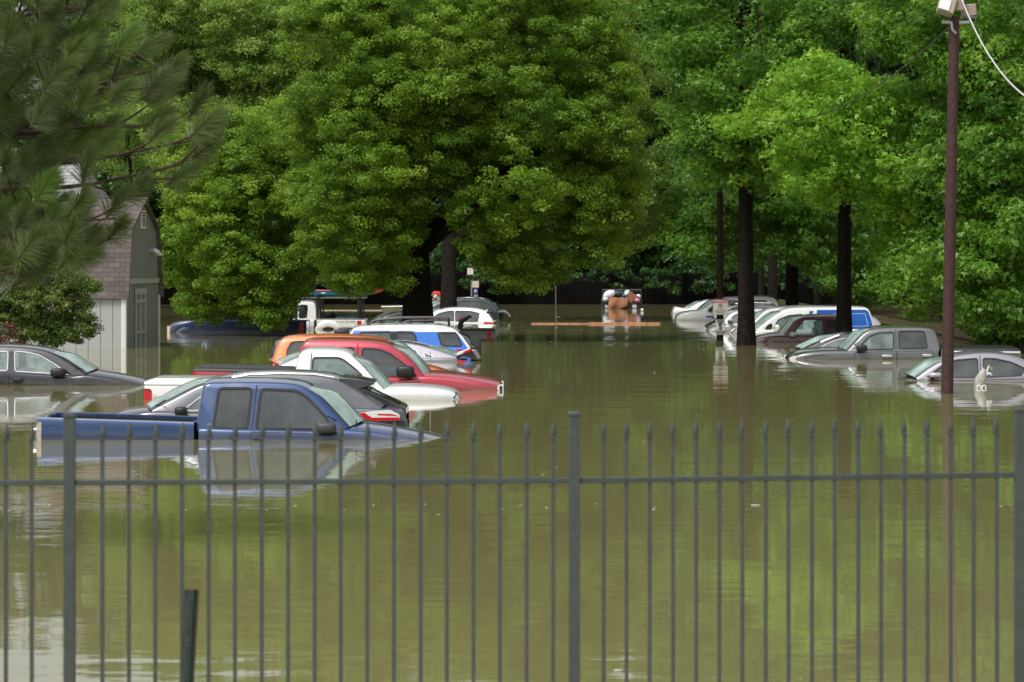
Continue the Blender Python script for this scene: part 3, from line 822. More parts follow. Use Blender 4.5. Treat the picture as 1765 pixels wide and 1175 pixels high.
# V13 ---- left dark sedan
c = Car('sedan', 'dark grey blue sedan with chrome window line at the left edge, nose sunk', 'car', 664, 1.83, 1, nightblue_p,
        [(-240, 655), (-225, 645), (-170, 642), (0, 640.5), (100, 647), (126, 648), (146, 645.5), (172, 648.5), (206, 654), (236, 660.5), (255, 668)],
        [(-172, 643), (-130, 616), (-80, 603.5), (-30, 600), (10, 600.5), (45, 602.5), (72, 606.5), (92, 613), (118, 629), (145, 646.5)], GL, tumble=.19, crown=.07)
c.make_body()
c.make_cab([([(-88, 637), (-70, 611), (-20, 606.5), (11, 606), (11.5, 638.5)], G_CLEAR), ([(22.5, 606), (45, 607.5), (66, 612.5), (95, 629), (119, 646.5), (25, 639.5)], G_CLEAR)], ws=(88, 144), rg=(-170, -120), chrome=True, ringw=.011)
c.door(17, 126, (22, 651, 40, 659), topy=[(17, 17)])
c.door(-90, 15, (-75, 651, -57, 658))
c.mirror((88, 634, 113, 649)); c.wipers(142, 643)
c.plate([(103, 646), (111, 636), (126, 647.5)], BLACK, 'mirror_gusset', .0)

# ---- right row
c = Car('pickup_truck', 'grey crew cab pickup with chrome door handles in the right row', 'pickup truck', 619, 2.0, -1, grey_p,
        [(1358, 628), (1364, 617), (1375, 611.5), (1395, 607.5), (1425, 605), (1463, 605), (1540, 603), (1618, 602)],
        [(1463, 606), (1480, 588), (1495, 573.5), (1508, 569), (1530, 567.2), (1570, 566.5), (1602, 567.5), (1611, 571), (1616, 588), (1619, 603)], GR, crown=.07)
c.make_body()
c.make_cab([([(1479, 602), (1499, 581), (1513, 574.5), (1540.5, 573), (1540, 601.5)], G_CLEAR), ([(1551, 571.5), (1594, 571.5), (1598.5, 599.5), (1551, 600.5)], G_DARK)], ws=(1464, 1500), ringw=.022)
c.door(1474, 1545, (1520, 611, 1538, 616), CHROME, topy=[(1545, 1545)]); c.door(1546.5, 1608, (1589, 610, 1607, 615), CHROME)
c.mirror((1475, 593.5, 1494, 605)); c.wipers(1465, 602)
c.bed([(1622, 604.5), (1760, 606)], 1760, 1622, cover=.05, coverh=.06)
c.line3([(1623, 606), (1758, 607.5)], c.d - .01, .03, CHROME, 'rail_cap')
c.plate([(1386, 617), (1402, 612.5), (1424, 611), (1424, 611.9), (1402, 613.5), (1388, 618)], BLACK, 'fender_seam', .008)
c.lamp([(1361, 616), (1368, 613.5), (1376, 613.5), (1372, 620), (1361, 621)], WHITEL, 'headlight')

c = Car('sedan', 'silver sedan with submerged hood beside the rust brown light pole', 'car', 656, 1.8, -1, silver_p,
        [(1500, 685), (1540, 666), (1583, 652.5), (1690, 651.5), (1765, 650), (1815, 649), (1850, 653), (1858, 668)],
        [(1582, 654), (1606, 637), (1630, 624), (1652, 616.5), (1680, 612.5), (1706, 611.5), (1731, 613.5), (1756, 620), (1788, 634), (1816, 650)], GR, tumble=.2)
c.make_body()
c.make_cab([([(1598, 650), (1625, 631), (1650, 621), (1687, 618), (1687, 650)], G_DARK), ([(1697, 618), (1717, 618.5), (1745, 624.5), (1768, 635), (1762, 647), (1697, 650)], G_DARK)], ws=(1583, 1636), rg=(1765, 1815), ringw=.014)
c.door(1600, 1691, topy=[(1691.5, 1691.5)]); c.door(1693, 1765)
c.mirror((1600, 641.5, 1622, 650.5), pale_p)
c.line3([(1732, 611), (1745, 604)], c.yc, .01, BLACK, 'antenna')

c = Car('sedan', 'black sedan with thin chrome window line, mostly hidden by the grey pickup', 'car', 605, 1.8, -1, black_p,
        [(1330, 625), (1360, 612), (1386, 604.5), (1560, 603), (1600, 600), (1610, 610)],
        [(1384, 605), (1420, 588.5), (1446, 579), (1475, 576), (1520, 578), (1560, 592), (1582, 603)], GR, tumble=.2)
c.make_body(); c.make_cab([([(1406, 602.5), (1440, 587), (1466, 581.5), (1500, 581), (1500, 602)], G_CLEAR)], ws=(1386, 1442), rg=(1530, 1580), chrome=True)
c.line3([(1386, 603.5), (1421, 587.3), (1447, 577.6)], c.yc - c.ypan(.3) - .01, .016, CHROME, 'pillar_trim')

c = Car('pickup_truck', 'dark maroon pickup behind the dark trunk and the black sedan', 'pickup truck', 589.5, 2.0, -1, maroon_p,
        [(1296, 596), (1300, 587), (1312, 582.5), (1335, 577.5), (1354, 578), (1456, 577.5)],
        [(1354, 580), (1366, 565), (1377, 551.5), (1386, 547.5), (1418, 546), (1444, 546), (1452, 549), (1456, 578)], GR, crown=.06)
c.make_body(); c.make_cab([([(1367, 578), (1381.5, 556), (1388, 551.5), (1418, 550.5), (1419.5, 577)], G_CLEAR), ([(1427, 551), (1446, 551.5), (1448, 576.5), (1427, 577)], G_DARK)], ws=(1355, 1382))
c.mirror((1361, 572, 1372, 581), pale_p); c.bed([(1459, 579), (1560, 579)], 1560, 1459)
c.wipers(1354, 576)

c = Car('van', 'white panel van with bright blue rear half beyond the maroon pickup', 'van', 580, 1.85, -1, white_p,
        [(1284, 590), (1288, 580), (1296, 573), (1307, 569.5), (1320, 568), (1506, 567)],
        [(1306, 570), (1328, 553), (1346, 539.5), (1360, 534), (1385, 532.3), (1440, 532), (1490, 532), (1498, 535), (1503, 552), (1506.5, 568)], GR, tumble=.1)
c.make_body(); c.make_cab([([(1333, 567), (1342, 551), (1360, 544), (1383, 541.5), (1383, 567)], G_CLEAR), ([(1319, 567), (1325, 560), (1331, 558), (1330, 567)], G_TINT)], ws=(1308, 1347))
vb = [(1404, 569), (1409, 534), (1492, 533.6), (1497.5, 537), (1502.5, 552), (1505.8, 568.5)]
c.cabplate(vb, vanblue_p, 'livery_panel', .006)
c.cabplate([(1394, 544), (1396, 536), (1403, 535.7), (1399.5, 544)], vanblue_p, 'livery_panel', .006)
c.plate([(1404, 568.5), (1505.5, 567.6), (1506, 585), (1404, 585)], vanblue_p, 'livery_panel', .008)
c.cabplate([(1410, 541), (1492, 540), (1497, 562), (1412, 563.5), (1412, 562.9), (1496.2, 561.3), (1491.4, 540.8), (1410, 541.8)], WHITEL, 'panel_seam', .010)
c.cabplate([(1470, 548), (1477, 545), (1484, 549), (1486, 556), (1485, 556), (1482, 550), (1477, 546), (1470, 549)], sky_p, 'livery_swirl', .010)
c.mirror((1334.5, 559, 1343, 572.5), white_p)

c = Car('minivan', 'silver minivan with grey mirror behind the white and blue van', 'minivan', 574.5, 1.85, -1, pale_p,
        [(1258, 582), (1264, 573), (1275, 567), (1292, 564), (1400, 563), (1514, 560), (1518, 565), (1519, 578)],
        [(1292, 565), (1304, 553), (1318, 539), (1329, 533.5), (1358, 531), (1398, 530), (1440, 532), (1485, 540), (1506, 550), (1515, 561)], GR, tumble=.14)
c.make_body(); c.make_cab([([(1307, 561), (1318, 546), (1330, 538), (1358, 535), (1358, 561)], G_CLEAR), ([(1362, 535), (1400, 534), (1440, 537), (1440, 560), (1362, 561)], G_TINT)], ws=(1293, 1321), rg=(1490, 1514))
c.mirror((1307, 552, 1316.5, 560.5), grey_p)
c.lamp([(1506, 560.5), (1517, 559.8), (1518, 567), (1506, 567)], REDL, 'taillight'); 
m = MB(); m.box((WX(1350, c.d), c.yc, WZ(529, c.d)), (1.7, .08, .03)); m.build('roof_rail', CHROME, c.t)

c = Car('sedan', 'silver sedan with swept windshield behind the speed limit sign and dark trunk', 'car', 571, 1.75, -1, pale_p,
        [(1219, 578), (1221.5, 569.5), (1230, 565), (1250, 560), (1300, 555.5), (1372, 554), (1380, 560)],
        [(1246, 560), (1258, 545), (1270, 538), (1285, 535), (1310, 534), (1335, 536), (1355, 545), (1372, 555)], GR, tumble=.2)
c.make_body(); c.make_cab([([(1256, 556), (1265, 545), (1276, 539.5), (1297, 537.5), (1297, 555)], G_CLEAR), ([(1300, 537.5), (1330, 540), (1347, 547), (1350, 554), (1300, 554)], G_CLEAR)], ws=(1247, 1272), rg=(1345, 1371))
c.mirror((1255.5, 548.5, 1263, 554), pale_p)
c.lamp([(1222, 569), (1234, 565.5), (1240, 567), (1226, 571)], WHITEL, 'headlight')

c = Car('dark_suv', 'black SUV with silver roof line behind the silver sedan and white patrol SUV', 'SUV', 563, 1.85, -1, black_p,
        [(1210, 572), (1222, 561), (1240, 553), (1346, 549), (1350, 560)],
        [(1238, 553), (1250, 537), (1261, 529), (1275, 525), (1300, 523.5), (1325, 524), (1338, 528), (1344, 538), (1348, 550)], GR)
c.make_body(); c.make_cab([([(1251, 547), (1261, 534), (1275, 529), (1300, 528), (1300, 547)], G_TINT), ([(1304, 528), (1325, 528.5), (1335, 533), (1339, 547), (1304, 547)], G_DARK)], ws=(1240, 1262))
c.line3([(1268, 523.5), (1300, 521.5), (1330, 522.5)], c.yc - .7, .018, CHROME, 'roof_rail')

c = Car('patrol_suv', 'white SUV with a blue side stripe and roof rails behind the warning sign', 'SUV', 552, 1.95, -1, white_p,
        [(1164, 556), (1168, 543), (1184, 538.5), (1213, 535.5), (1343, 533), (1347, 548)],
        [(1211, 537), (1224, 526), (1238, 517.5), (1250, 515), (1300, 513.5), (1330, 514), (1337, 517), (1341, 526), (1344, 534)], GR)
c.make_body(); c.make_cab([([(1223, 532.5), (1236, 521.5), (1250, 518.5), (1271, 518), (1271, 532)], G_DARK), ([(1275, 518), (1321, 517.5), (1327, 531), (1275, 532)], G_DARK)], ws=(1212, 1240))
c.plate([(1217, 544), (1236, 544), (1236, 547), (1217, 547)], vanblue_p, 'side_stripe', .012)
for sg in (-1, 1): c.line3([(1252, 513.5), (1280, 511.5), (1325, 511)], c.yc + sg * .72, .025, pale_p, 'roof_rail')
c.mirror((1221, 531, 1228, 536))

c = Car('sedan', 'white sedan with a lifted hood edge, farthest of the right row', 'car', 541.5, 1.78, -1, white_p,
        [(1159.5, 548), (1160, 538), (1163, 531.5), (1168, 531.5), (1176, 533), (1189, 533), (1268, 533), (1286, 538)],
        [(1187, 534), (1200, 526.5), (1213, 520.5), (1228, 518.8), (1245, 519.5), (1258, 525), (1270, 534)], GR, tumble=.2)
c.make_body(); c.make_cab([([(1206, 532), (1211, 526.5), (1220, 522.5), (1233, 521.5), (1233, 532)], G_CLEAR)], ws=(1188, 1214))
m = MB(); m.prism([c.P(p) for p in [(1162, 531), (1165, 528.5), (1172, 530), (1182, 532), (1182, 533), (1165, 533)]], c.yc - .7, c.yc + .7); m.build('hood', white_p, c.t, bevel=.01)

# ------------------------------------------------------------------ the water and ground
def water_mat():
    m = bpy.data.materials.new('flood_water'); m.use_nodes = True
    n = m.node_tree.nodes; l = m.node_tree.links; b = n['Principled BSDF']
    b.inputs['Roughness'].default_value = .02; b.inputs['IOR'].default_value = 1.33
    b.inputs['Specular IOR Level'].default_value = .5
    tc = n.new('ShaderNodeTexCoord')
    def noise(scale, detail, sx, sy, rough=.5):
        mp = n.new('ShaderNodeMapping'); mp.inputs['Scale'].default_value = (sx, sy, 1)
        l.new(tc.outputs['Object'], mp.inputs[0])
        z = n.new('ShaderNodeTexNoise'); z.inputs['Scale'].default_value = scale; z.inputs['Detail'].default_value = detail; z.inputs['Roughness'].default_value = rough
        l.new(mp.outputs[0], z.inputs['Vector']); return z
    big = noise(.09, 3, 1, .6)
    mx = n.new('ShaderNodeMix'); mx.data_type = 'RGBA'
    mx.inputs[6].default_value = (.19, .175, .075, 1); mx.inputs[7].default_value = (.235, .215, .095, 1)
    l.new(big.outputs['Fac'], mx.inputs[0]); l.new(mx.outputs[2], b.inputs['Base Color'])
    w1 = noise(2.6, 2, .5, 1.0); w2 = noise(.55, 3, .45, 1.0, .45); w3 = noise(9, 1, .6, 1)
    mask = noise(.16, 2, 1, .5)
    mr = n.new('ShaderNodeMapRange'); mr.inputs[1].default_value = .38; mr.inputs[2].default_value = .66; mr.inputs[3].default_value = .25; mr.inputs[4].default_value = 1.0
    l.new(mask.outputs['Fac'], mr.inputs[0])
    def math_(op, a, bb):
        q = n.new('ShaderNodeMath'); q.operation = op
        for i, v in enumerate((a, bb)):
            if isinstance(v, (int, float)): q.inputs[i].default_value = v
            else: l.new(v, q.inputs[i])
        return q.outputs[0]
    hsum = math_('ADD', math_('MULTIPLY', w1.outputs['Fac'], .0033), math_('MULTIPLY', w2.outputs['Fac'], .011))
    hsum = math_('ADD', hsum, math_('MULTIPLY', w3.outputs['Fac'], .00022))
    w4 = noise(1.25, 1, .35, 1.0); hsum = math_('ADD', hsum, math_('MULTIPLY', w4.outputs['Fac'], .0024))
    hsum = math_('MULTIPLY', hsum, mr.outputs[0])
    bp = n.new('ShaderNodeBump'); bp.inputs['Strength'].default_value = 1.0; bp.inputs['Distance'].default_value = 1.0
    l.new(hsum, bp.inputs['Height']); l.new(bp.outputs[0], b.inputs['Normal'])
    return m
m = MB(); m.add([(-220, 12.6, 0), (220, 12.6, 0), (220, 186, 0), (-220, 186, 0)], [(0, 1, 2, 3)])
wat = m.build('water', water_mat()); tag(wat, 'brown flood water with small ripples', None, None, 'structure')
grass = principled('grass_ground', (.05, .08, .025), .9, noise=.5, nscale=1.5, bump=.6, bscale=12)
m = MB()
prof = [(-300, 1.2), (-20, .9), (4, .75), (10, .35), (12.4, .06), (13.4, -.3), (18, -1.3), (170, -1.3), (181, -.3), (184, .15), (200, .4), (400, 1.5), (900, 3)]
m.grid([[(x, y, z) for x in (-700, -60, 0, 60, 700)] for y, z in prof])
g = m.build('ground', grass); tag(g, 'grassy bank and drowned car park under the water', None, None, 'structure')

# ------------------------------------------------------------------ foliage
def leaf_material(name, dark, mid, light, trans=.22, rough=.45):
    m = bpy.data.materials.new(name); m.use_nodes = True
    n = m.node_tree.nodes; l = m.node_tree.links; b = n['Principled BSDF']
    at = n.new('ShaderNodeAttribute'); at.attribute_name = 'tint'
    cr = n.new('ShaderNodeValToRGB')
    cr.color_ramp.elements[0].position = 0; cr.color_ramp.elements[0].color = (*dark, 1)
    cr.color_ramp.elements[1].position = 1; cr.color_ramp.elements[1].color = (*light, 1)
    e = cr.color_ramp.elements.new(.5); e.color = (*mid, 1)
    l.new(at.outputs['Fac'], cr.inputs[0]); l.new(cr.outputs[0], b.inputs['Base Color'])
    b.inputs['Roughness'].default_value = rough; b.inputs['Specular IOR Level'].default_value = .35
    tr = n.new('ShaderNodeBsdfTranslucent'); hsv = n.new('ShaderNodeHueSaturation'); hsv.inputs['Value'].default_value = 1.5; hsv.inputs['Hue'].default_value = .485
    l.new(cr.outputs[0], hsv.inputs['Color']); l.new(hsv.outputs[0], tr.inputs[0])
    mx = n.new('ShaderNodeMixShader'); mx.inputs[0].default_value = trans
    l.new(b.outputs[0], mx.inputs[1]); l.new(tr.outputs[0], mx.inputs[2]); l.new(mx.outputs[0], n['Material Output'].inputs[0])
    return m
def rnd_dir(n, up=0.):
    v = RNG.normal(size=(n, 3)); v[:, 2] += up; return v / np.linalg.norm(v, axis=1, keepdims=True)
def leaf_mesh(name, C, N, L, W, tint, mat, parent=None, lobes=1, org=(0, 0, 0)):
    """C centres, N normals, L lengths; each leaf a small folded diamond (or three lobes)"""
    n = len(C); T = RNG.normal(size=(n, 3)); T[:, 2] -= .5
    T -= N * np.sum(T * N, axis=1, keepdims=True); T /= np.linalg.norm(T, axis=1, keepdims=True) + 1e-9
    B = np.cross(N, T)
    parts = []
    for k in range(lobes):
        a = 0 if lobes == 1 else (k - (lobes - 1) / 2) * 1.15
        Tk = T * math.cos(a) + B * math.sin(a); Bk = -T * math.sin(a) + B * math.cos(a)
        l_ = L[:, None] * (1 if k == lobes // 2 else .85)
        base = C if lobes > 1 else C - Tk * l_ * .5
        tip = base + Tk * l_ - N * l_ * .12; ml = base + Tk * l_ * .5 + Bk * l_ * W + N * l_ * .06; mr_ = base + Tk * l_ * .5 - Bk * l_ * W + N * l_ * .06
        parts.append(np.stack([base, ml, tip, mr_], axis=1))
    V = np.concatenate(parts, axis=0).reshape(-1, 3) - np.array(org); nf = n * lobes
    me = bpy.data.meshes.new(name)
    me.vertices.add(nf * 4); me.vertices.foreach_set('co', V.astype(np.float32).ravel())
    me.loops.add(nf * 4); me.loops.foreach_set('vertex_index', np.arange(nf * 4, dtype=np.int32))
    me.polygons.add(nf); me.polygons.foreach_set('loop_start', np.arange(0, nf * 4, 4, dtype=np.int32))
    me.update(calc_edges=True)
    a = me.attributes.new('tint', 'FLOAT', 'FACE'); a.data.foreach_set('value', np.tile(tint, lobes).astype(np.float32))
    me.materials.append(mat)
    o = bpy.data.objects.new(name, me); COL.objects.link(o)
    if parent is not None: o.parent = parent
    return o
def clumps(puffs, sub_per_m2, leaves_per_sub, sub_r, leaf, leafvar=.3, flat=.75):
    Cs, Ns, Ls, Ts = [], [], [], []
    for (cx, cy, cz, r, pt) in puffs:
        ns = max(4, int(sub_per_m2 * r * r))
        D = rnd_dir(ns, .25); rad = r * (.45 + .55 * RNG.random(ns) ** .5)
        S = np.array([cx, cy, cz]) + D * rad[:, None] * np.array([1, 1, flat])
        st = RNG.normal(0, .13, ns); sr = sub_r * (.7 + .6 * RNG.random(ns))
        k = leaves_per_sub
        d2 = rnd_dir(ns * k, .15); rr = (RNG.random(ns * k) ** .45)
        P = np.repeat(S, k, 0) + d2 * (rr * np.repeat(sr, k))[:, None] * np.array([1.15, 1.15, .65])
        P[:, 2] -= .1 * RNG.random(ns * k) * r * .3
        Nn = d2 * .45 + np.array([0, 0, .45]) + RNG.normal(size=(ns * k, 3)) * .55 + np.repeat(D, k, 0) * .35
        Nn /= np.linalg.norm(Nn, axis=1, keepdims=True)
        Cs.append(P); Ns.append(Nn); Ls.append(leaf * (1 + leafvar * RNG.normal(size=ns * k)).clip(.5, 1.8))
        Ts.append((pt + np.repeat(st, k) + RNG.normal(0, .1, ns * k)).clip(0, 1))
    return np.concatenate(Cs), np.concatenate(Ns), np.concatenate(Ls), np.concatenate(Ts)
def inside(poly, x, y):
    c_ = False; n = len(poly); j = n - 1
    for i in range(n):
        xi, yi = poly[i]; xj, yj = poly[j]
        if (yi > y) != (yj > y) and x < (xj - xi) * (y - yi) / (yj - yi) + xi: c_ = not c_
        j = i
    return c_
def edge_dist(poly, x, y):
    best = 1e9; n = len(poly)
    for i in range(n):
        ax, ay = poly[i]; bx, by = poly[(i + 1) % n]; L2 = (bx - ax) ** 2 + (by - ay) ** 2
        t = max(0, min(1, ((x - ax) * (bx - ax) + (y - ay) * (by - ay)) / L2)); best = min(best, math.hypot(x - ax - t * (bx - ax), y - ay - t * (by - ay)))
    return best
def fill_puffs(poly, d, thick, r0, r1, n, rnd, tint=.5, tv=.12, minsep=.62):
    """crown volume: clumps through an outline of the crown's real width and height, with depth"""
    P = [(WX(x, d), WZ(y, d)) for x, y in poly]; xs = [p[0] for p in P]; zs = [p[1] for p in P]; out = []; tries = 0
    while len(out) < n and tries < n * 60:
        tries += 1
        x = rnd.uniform(min(xs), max(xs)); z = rnd.uniform(min(zs), max(zs)); r = rnd.uniform(r0, r1)
        if not inside(P, x, z): continue
        e = edge_dist(P, x, z)
        if e < r * .8:
            r = max(e / .8, r0 * .55)
            if e < r * .6: continue
        k = min(1, e / (thick * .6)); y = d + rnd.uniform(-1, 1) * thick * (.35 + .65 * k)
        if any((x - a) ** 2 + (y - b) ** 2 + (z - c2) ** 2 < (minsep * (r + rr_)) ** 2 * .55 for a, b, c2, rr_, _ in out): continue
        out.append((x, y, z, r, tint + rnd.gauss(0, tv)))
    return out
bark_dark = principled('bark_dark', (.016, .013, .010), .9, spec=.08, noise=.5, nscale=9, bump=1., bscale=30)
bark_mid = principled('bark_brown', (.07, .055, .042), .9, spec=.08, noise=.5, nscale=9, bump=1., bscale=26)
def limb_paths(base, targets, r, rnd, wob=.25):
    out = []
    for tg in targets:
        b = Vector(base); e = Vector(tg); mid = b.lerp(e, .5) + Vector((rnd.uniform(-wob, wob), rnd.uniform(-wob, wob), rnd.uniform(0, wob)))
        pts = []
        for i in range(9):
            t = i / 8; q = b * (1 - t) ** 2 + mid * 2 * t * (1 - t) + e * t * t
            pts.append(q + Vector((rnd.gauss(0, .05), rnd.gauss(0, .05), rnd.gauss(0, .04))) * min(1, i))
        out.append((pts, [r * (1 - .85 * i / 8) for i in range(9)]))
    return out
def trunk_mesh(path, radii, rnd, n=16):
    mb = MB(); pts = resample3(path, 10); 
    rr = [radii[0] + (radii[-1] - radii[0]) * (i / (len(pts) - 1)) for i in range(len(pts))]
    rows = []
    ph = rnd.uniform(0, 6)
    for i, (p, r) in enumerate(zip(pts, rr)):
        fl = 1 + .35 * math.exp(-(p[2] + .4) * 1.2) if p[2] < 3 else 1
        rows.append([(p[0] + math.cos(a) * r * fl * (1 + .08 * math.sin(3 * a + ph + i * .2) + .04 * math.sin(7 * a + i)), p[1] + math.sin(a) * r * fl * (1 + .08 * math.sin(3 * a + ph)), p[2]) for a in [2 * math.pi * k / n for k in range(n)]])
    mb.grid(rows, closed=True); return mb
def resample3(path, k):
    out = []
    for a, b in zip(path, path[1:]):
        for i in range(k): out.append(tuple(a[j] + (b[j] - a[j]) * i / k for j in range(3)))
    out.append(tuple(path[-1])); return out

def tree(name, label, cat, x, y, trunk_top, r0, polys, mat, seed, leaf=.06, W=.28, n=60, pr=(.8, 1.3), thick=3., subm=16, lps=110, subr=.36, lobes=1,
         tint=.5, group=None, bark=bark_dark, limbs=8, lean=(0, 0), flat=.75, extra_puffs=(), trunk_r1=None, minsep=.5, z0=-1.3, tv=.12):
    rnd = random.Random(seed)
    t = thing(name, label, cat, (x, y, z0), group)
    tops = (x + lean[0], y + lean[1], trunk_top)
    tm = trunk_mesh([(x, y, z0), (x + lean[0] * .4, y + lean[1] * .4, trunk_top * .45), tops], [r0, trunk_r1 or r0 * .55], rnd)
    puffs = []
    for (pl, dd, nn) in polys: puffs += fill_puffs(pl, dd, thick, pr[0], pr[1], nn, rnd, tint, tv, minsep)
    puffs += list(extra_puffs)
    tk = tm.build('trunk', bark, t)
    lm = MB(); ch = rnd.sample(puffs, min(limbs, len(puffs)))
    for p in ch:
        s_ = rnd.uniform(.45, 1.0); b = (x + lean[0] * s_, y + lean[1] * s_, trunk_top * s_)
        for pts, rd in limb_paths(b, [(p[0], p[1], p[2])], r0 * .38, rnd): lm.tube(pts, rd, 7)
    if ch: lm.build('limbs', bark, t)
    C, N, L, T = clumps(puffs, subm, lps, subr, leaf, flat=flat)
    leaf_mesh('crown', C, N, L, W, T, mat, t, lobes, t['org'])
    return t, puffs

oak_m = leaf_material('oak_leaves', (.062, .130, .010), (.135, .255, .018), (.26, .40, .045), trans=.42)
oak2_m = leaf_material('oak_leaves_back', (.07, .135, .022), (.14, .245, .035), (.26, .38, .075), trans=.42)
gum_m = leaf_material('sweetgum_leaves', (.05, .13, .014), (.11, .25, .024), (.24, .42, .05), trans=.4, rough=.4)
gumb_m = leaf_material('sweetgum_bright_leaves', (.11, .26, .02), (.20, .40, .035), (.36, .55, .08), trans=.42, rough=.4)
back_m = leaf_material('backdrop_leaves', (.026, .07, .016), (.06, .14, .026), (.12, .235, .04), trans=.3)
bush_m = leaf_material('bush_leaves', (.05, .10, .015), (.11, .18, .03), (.24, .24, .07))
red_m = leaf_material('red_leaves', (.05, .04, .015), (.12, .05, .03), (.22, .08, .06))

TB = 'trees closing the view behind the car park'
# central oak, trunk beside the pickups
dA = 104
tree('oak_tree', 'great spreading oak with dark forked trunk standing among the left row', 'tree', WX(718, dA), dA, 3.4, .50,
     [([(520, -60), (1000, -80), (1080, 40), (1110, 180), (1112, 330), (1090, 430), (1035, 478), (990, 470), (945, 505), (915, 525), (870, 500), (830, 470), (800, 430), (765, 370), (735, 400), (715, 455), (700, 520), (640, 505), (590, 515), (545, 500), (520, 440), (500, 330), (480, 200), (490, 60)], 102, 330)],
     oak_m, 3, leaf=.066, W=.37, pr=(.6, 1.15), thick=3.2, subm=25, lps=150, subr=.27, limbs=9, lean=(.1, 0), tv=.16)
for k, (tx, tz, r) in enumerate([(690, 330, .3), (765, 350, .26), (740, 250, .2)]):
    pass
tree('oak_tree', 'oak with a slimmer straight dark trunk right of the great oak, behind the white hatchback', 'tree', WX(774, 131), 131.3, 6.5, .32,
     [([(780, -70), (1060, -70), (1150, 60), (1165, 220), (1160, 360), (1120, 440), (1060, 440), (1000, 300), (860, 250)], 134, 70)],
     oak2_m, 5, leaf=.10, W=.36, pr=(.9, 1.5), thick=3.5, subm=15, lps=120, subr=.38, limbs=4)
tree('oak_tree', 'broad oak whose low branches hang over the navy pickup', 'tree', WX(405, 116.2), 116.2, 3.4, .25,
     [([(280, 260), (330, 170), (400, 190), (520, 160), (600, 240), (610, 400), (560, 505), (520, 515), (495, 545), (470, 558), (440, 556), (420, 570), (395, 545), (370, 560), (345, 575), (318, 540), (295, 525), (278, 480), (262, 430), (290, 380), (285, 320)], 109.5, 170), ([(440, 495), (515, 492), (514, 525), (503, 552), (475, 566), (445, 562)], 108.2, 22)],
     oak_m, 8, leaf=.072, W=.36, pr=(.5, 1.0), thick=2.6, subm=26, lps=140, subr=.27, limbs=6, tint=.55, tv=.16)
tree('oak_tree', 'tall pale green oak rising behind the low left oak', 'tree', WX(430, 140), 140, 7, .35,
     [([(215, -20), (300, -80), (430, -60), (620, -60), (640, 200), (480, 330), (300, 330), (240, 240), (225, 120)], 139, 150)],
     oak2_m, 9, leaf=.10, W=.36, pr=(.8, 1.5), thick=4, subm=16, lps=120, subr=.4, limbs=3, tint=.62)
tree('oak_tree', 'small distant tree with sky above it at the top left', 'tree', WX(240, 165), 165, 4, .3,
     [([(150, 40), (185, 15), (240, 22), (300, 60), (320, 240), (230, 330), (170, 300), (150, 160)], 165, 45)],
     oak2_m, 10, leaf=.12, pr=(.9, 1.5), thick=3, subm=10, lps=60, subr=.5, limbs=4, tint=.55)
# right hand side
GRP = None
tree('sweetgum_tree', 'dark straight trunked sweetgum beside the sign pole', 'tree', WX(1285, 96.8), 96.8, 12.5, .235,
     [([(1110, -70), (1480, -70), (1500, 60), (1450, 150), (1400, 240), (1330, 340), (1240, 340), (1180, 330), (1150, 240), (1140, 120), (1100, 40)], 97.5, 110), ([(1180, 190), (1335, 170), (1335, 335), (1262, 340), (1190, 300)], 97.2, 26)],
     gum_m, 21, leaf=.085, W=.24, lobes=3, pr=(.7, 1.2), thick=3, subm=15, lps=50, subr=.40, limbs=6, tint=.36, trunk_r1=.13)
tree('sweetgum_tree', 'bright yellow green sweetgum with dark trunk in front of the maroon pickup', 'tree', WX(1455, 97), 97.0, 9.5, .22,
     [([(1212, 216), (1250, 185), (1300, 165), (1325, 130), (1385, 95), (1460, 95), (1500, 140), (1560, 130), (1620, 180), (1640, 300), (1590, 360), (1545, 430), (1510, 380), (1480, 345), (1440, 335), (1420, 365), (1380, 370), (1330, 320), (1305, 240), (1250, 235)], 93.6, 125), ([(1490, 180), (1640, 170), (1665, 330), (1610, 440), (1550, 490), (1500, 430), (1480, 330)], 95, 40)],
     gumb_m, 22, leaf=.09, W=.26, lobes=3, pr=(.5, .95), thick=2.6, subm=16, lps=48, subr=.36, limbs=8, tint=.5, trunk_r1=.12)
tree('sweetgum_tree', 'full green sweetgum overhanging the grey pickup behind the rust brown pole', 'tree', WX(1712, 100), 100, 10, .2,
     [([(1480, -60), (1830, -60), (1830, 640), (1760, 625), (1720, 600), (1680, 585), (1600, 545), (1555, 550), (1520, 500), (1540, 440), (1590, 380), (1560, 300), (1600, 200), (1560, 110), (1490, 90)], 91, 230)],
     gum_m, 23, leaf=.095, W=.25, lobes=3, pr=(.6, 1.1), thick=2.8, subm=14, lps=52, subr=.38, limbs=8, tint=.5, trunk_r1=.12)
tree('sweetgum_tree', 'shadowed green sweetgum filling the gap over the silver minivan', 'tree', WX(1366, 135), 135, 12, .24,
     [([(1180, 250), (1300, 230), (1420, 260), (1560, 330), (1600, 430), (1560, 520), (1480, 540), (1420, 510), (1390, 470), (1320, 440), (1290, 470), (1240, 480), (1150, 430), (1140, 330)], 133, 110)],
     gum_m, 24, leaf=.10, W=.25, lobes=3, pr=(.8, 1.3), thick=3, subm=13, lps=50, subr=.43, limbs=5, tint=.25, trunk_r1=.2)
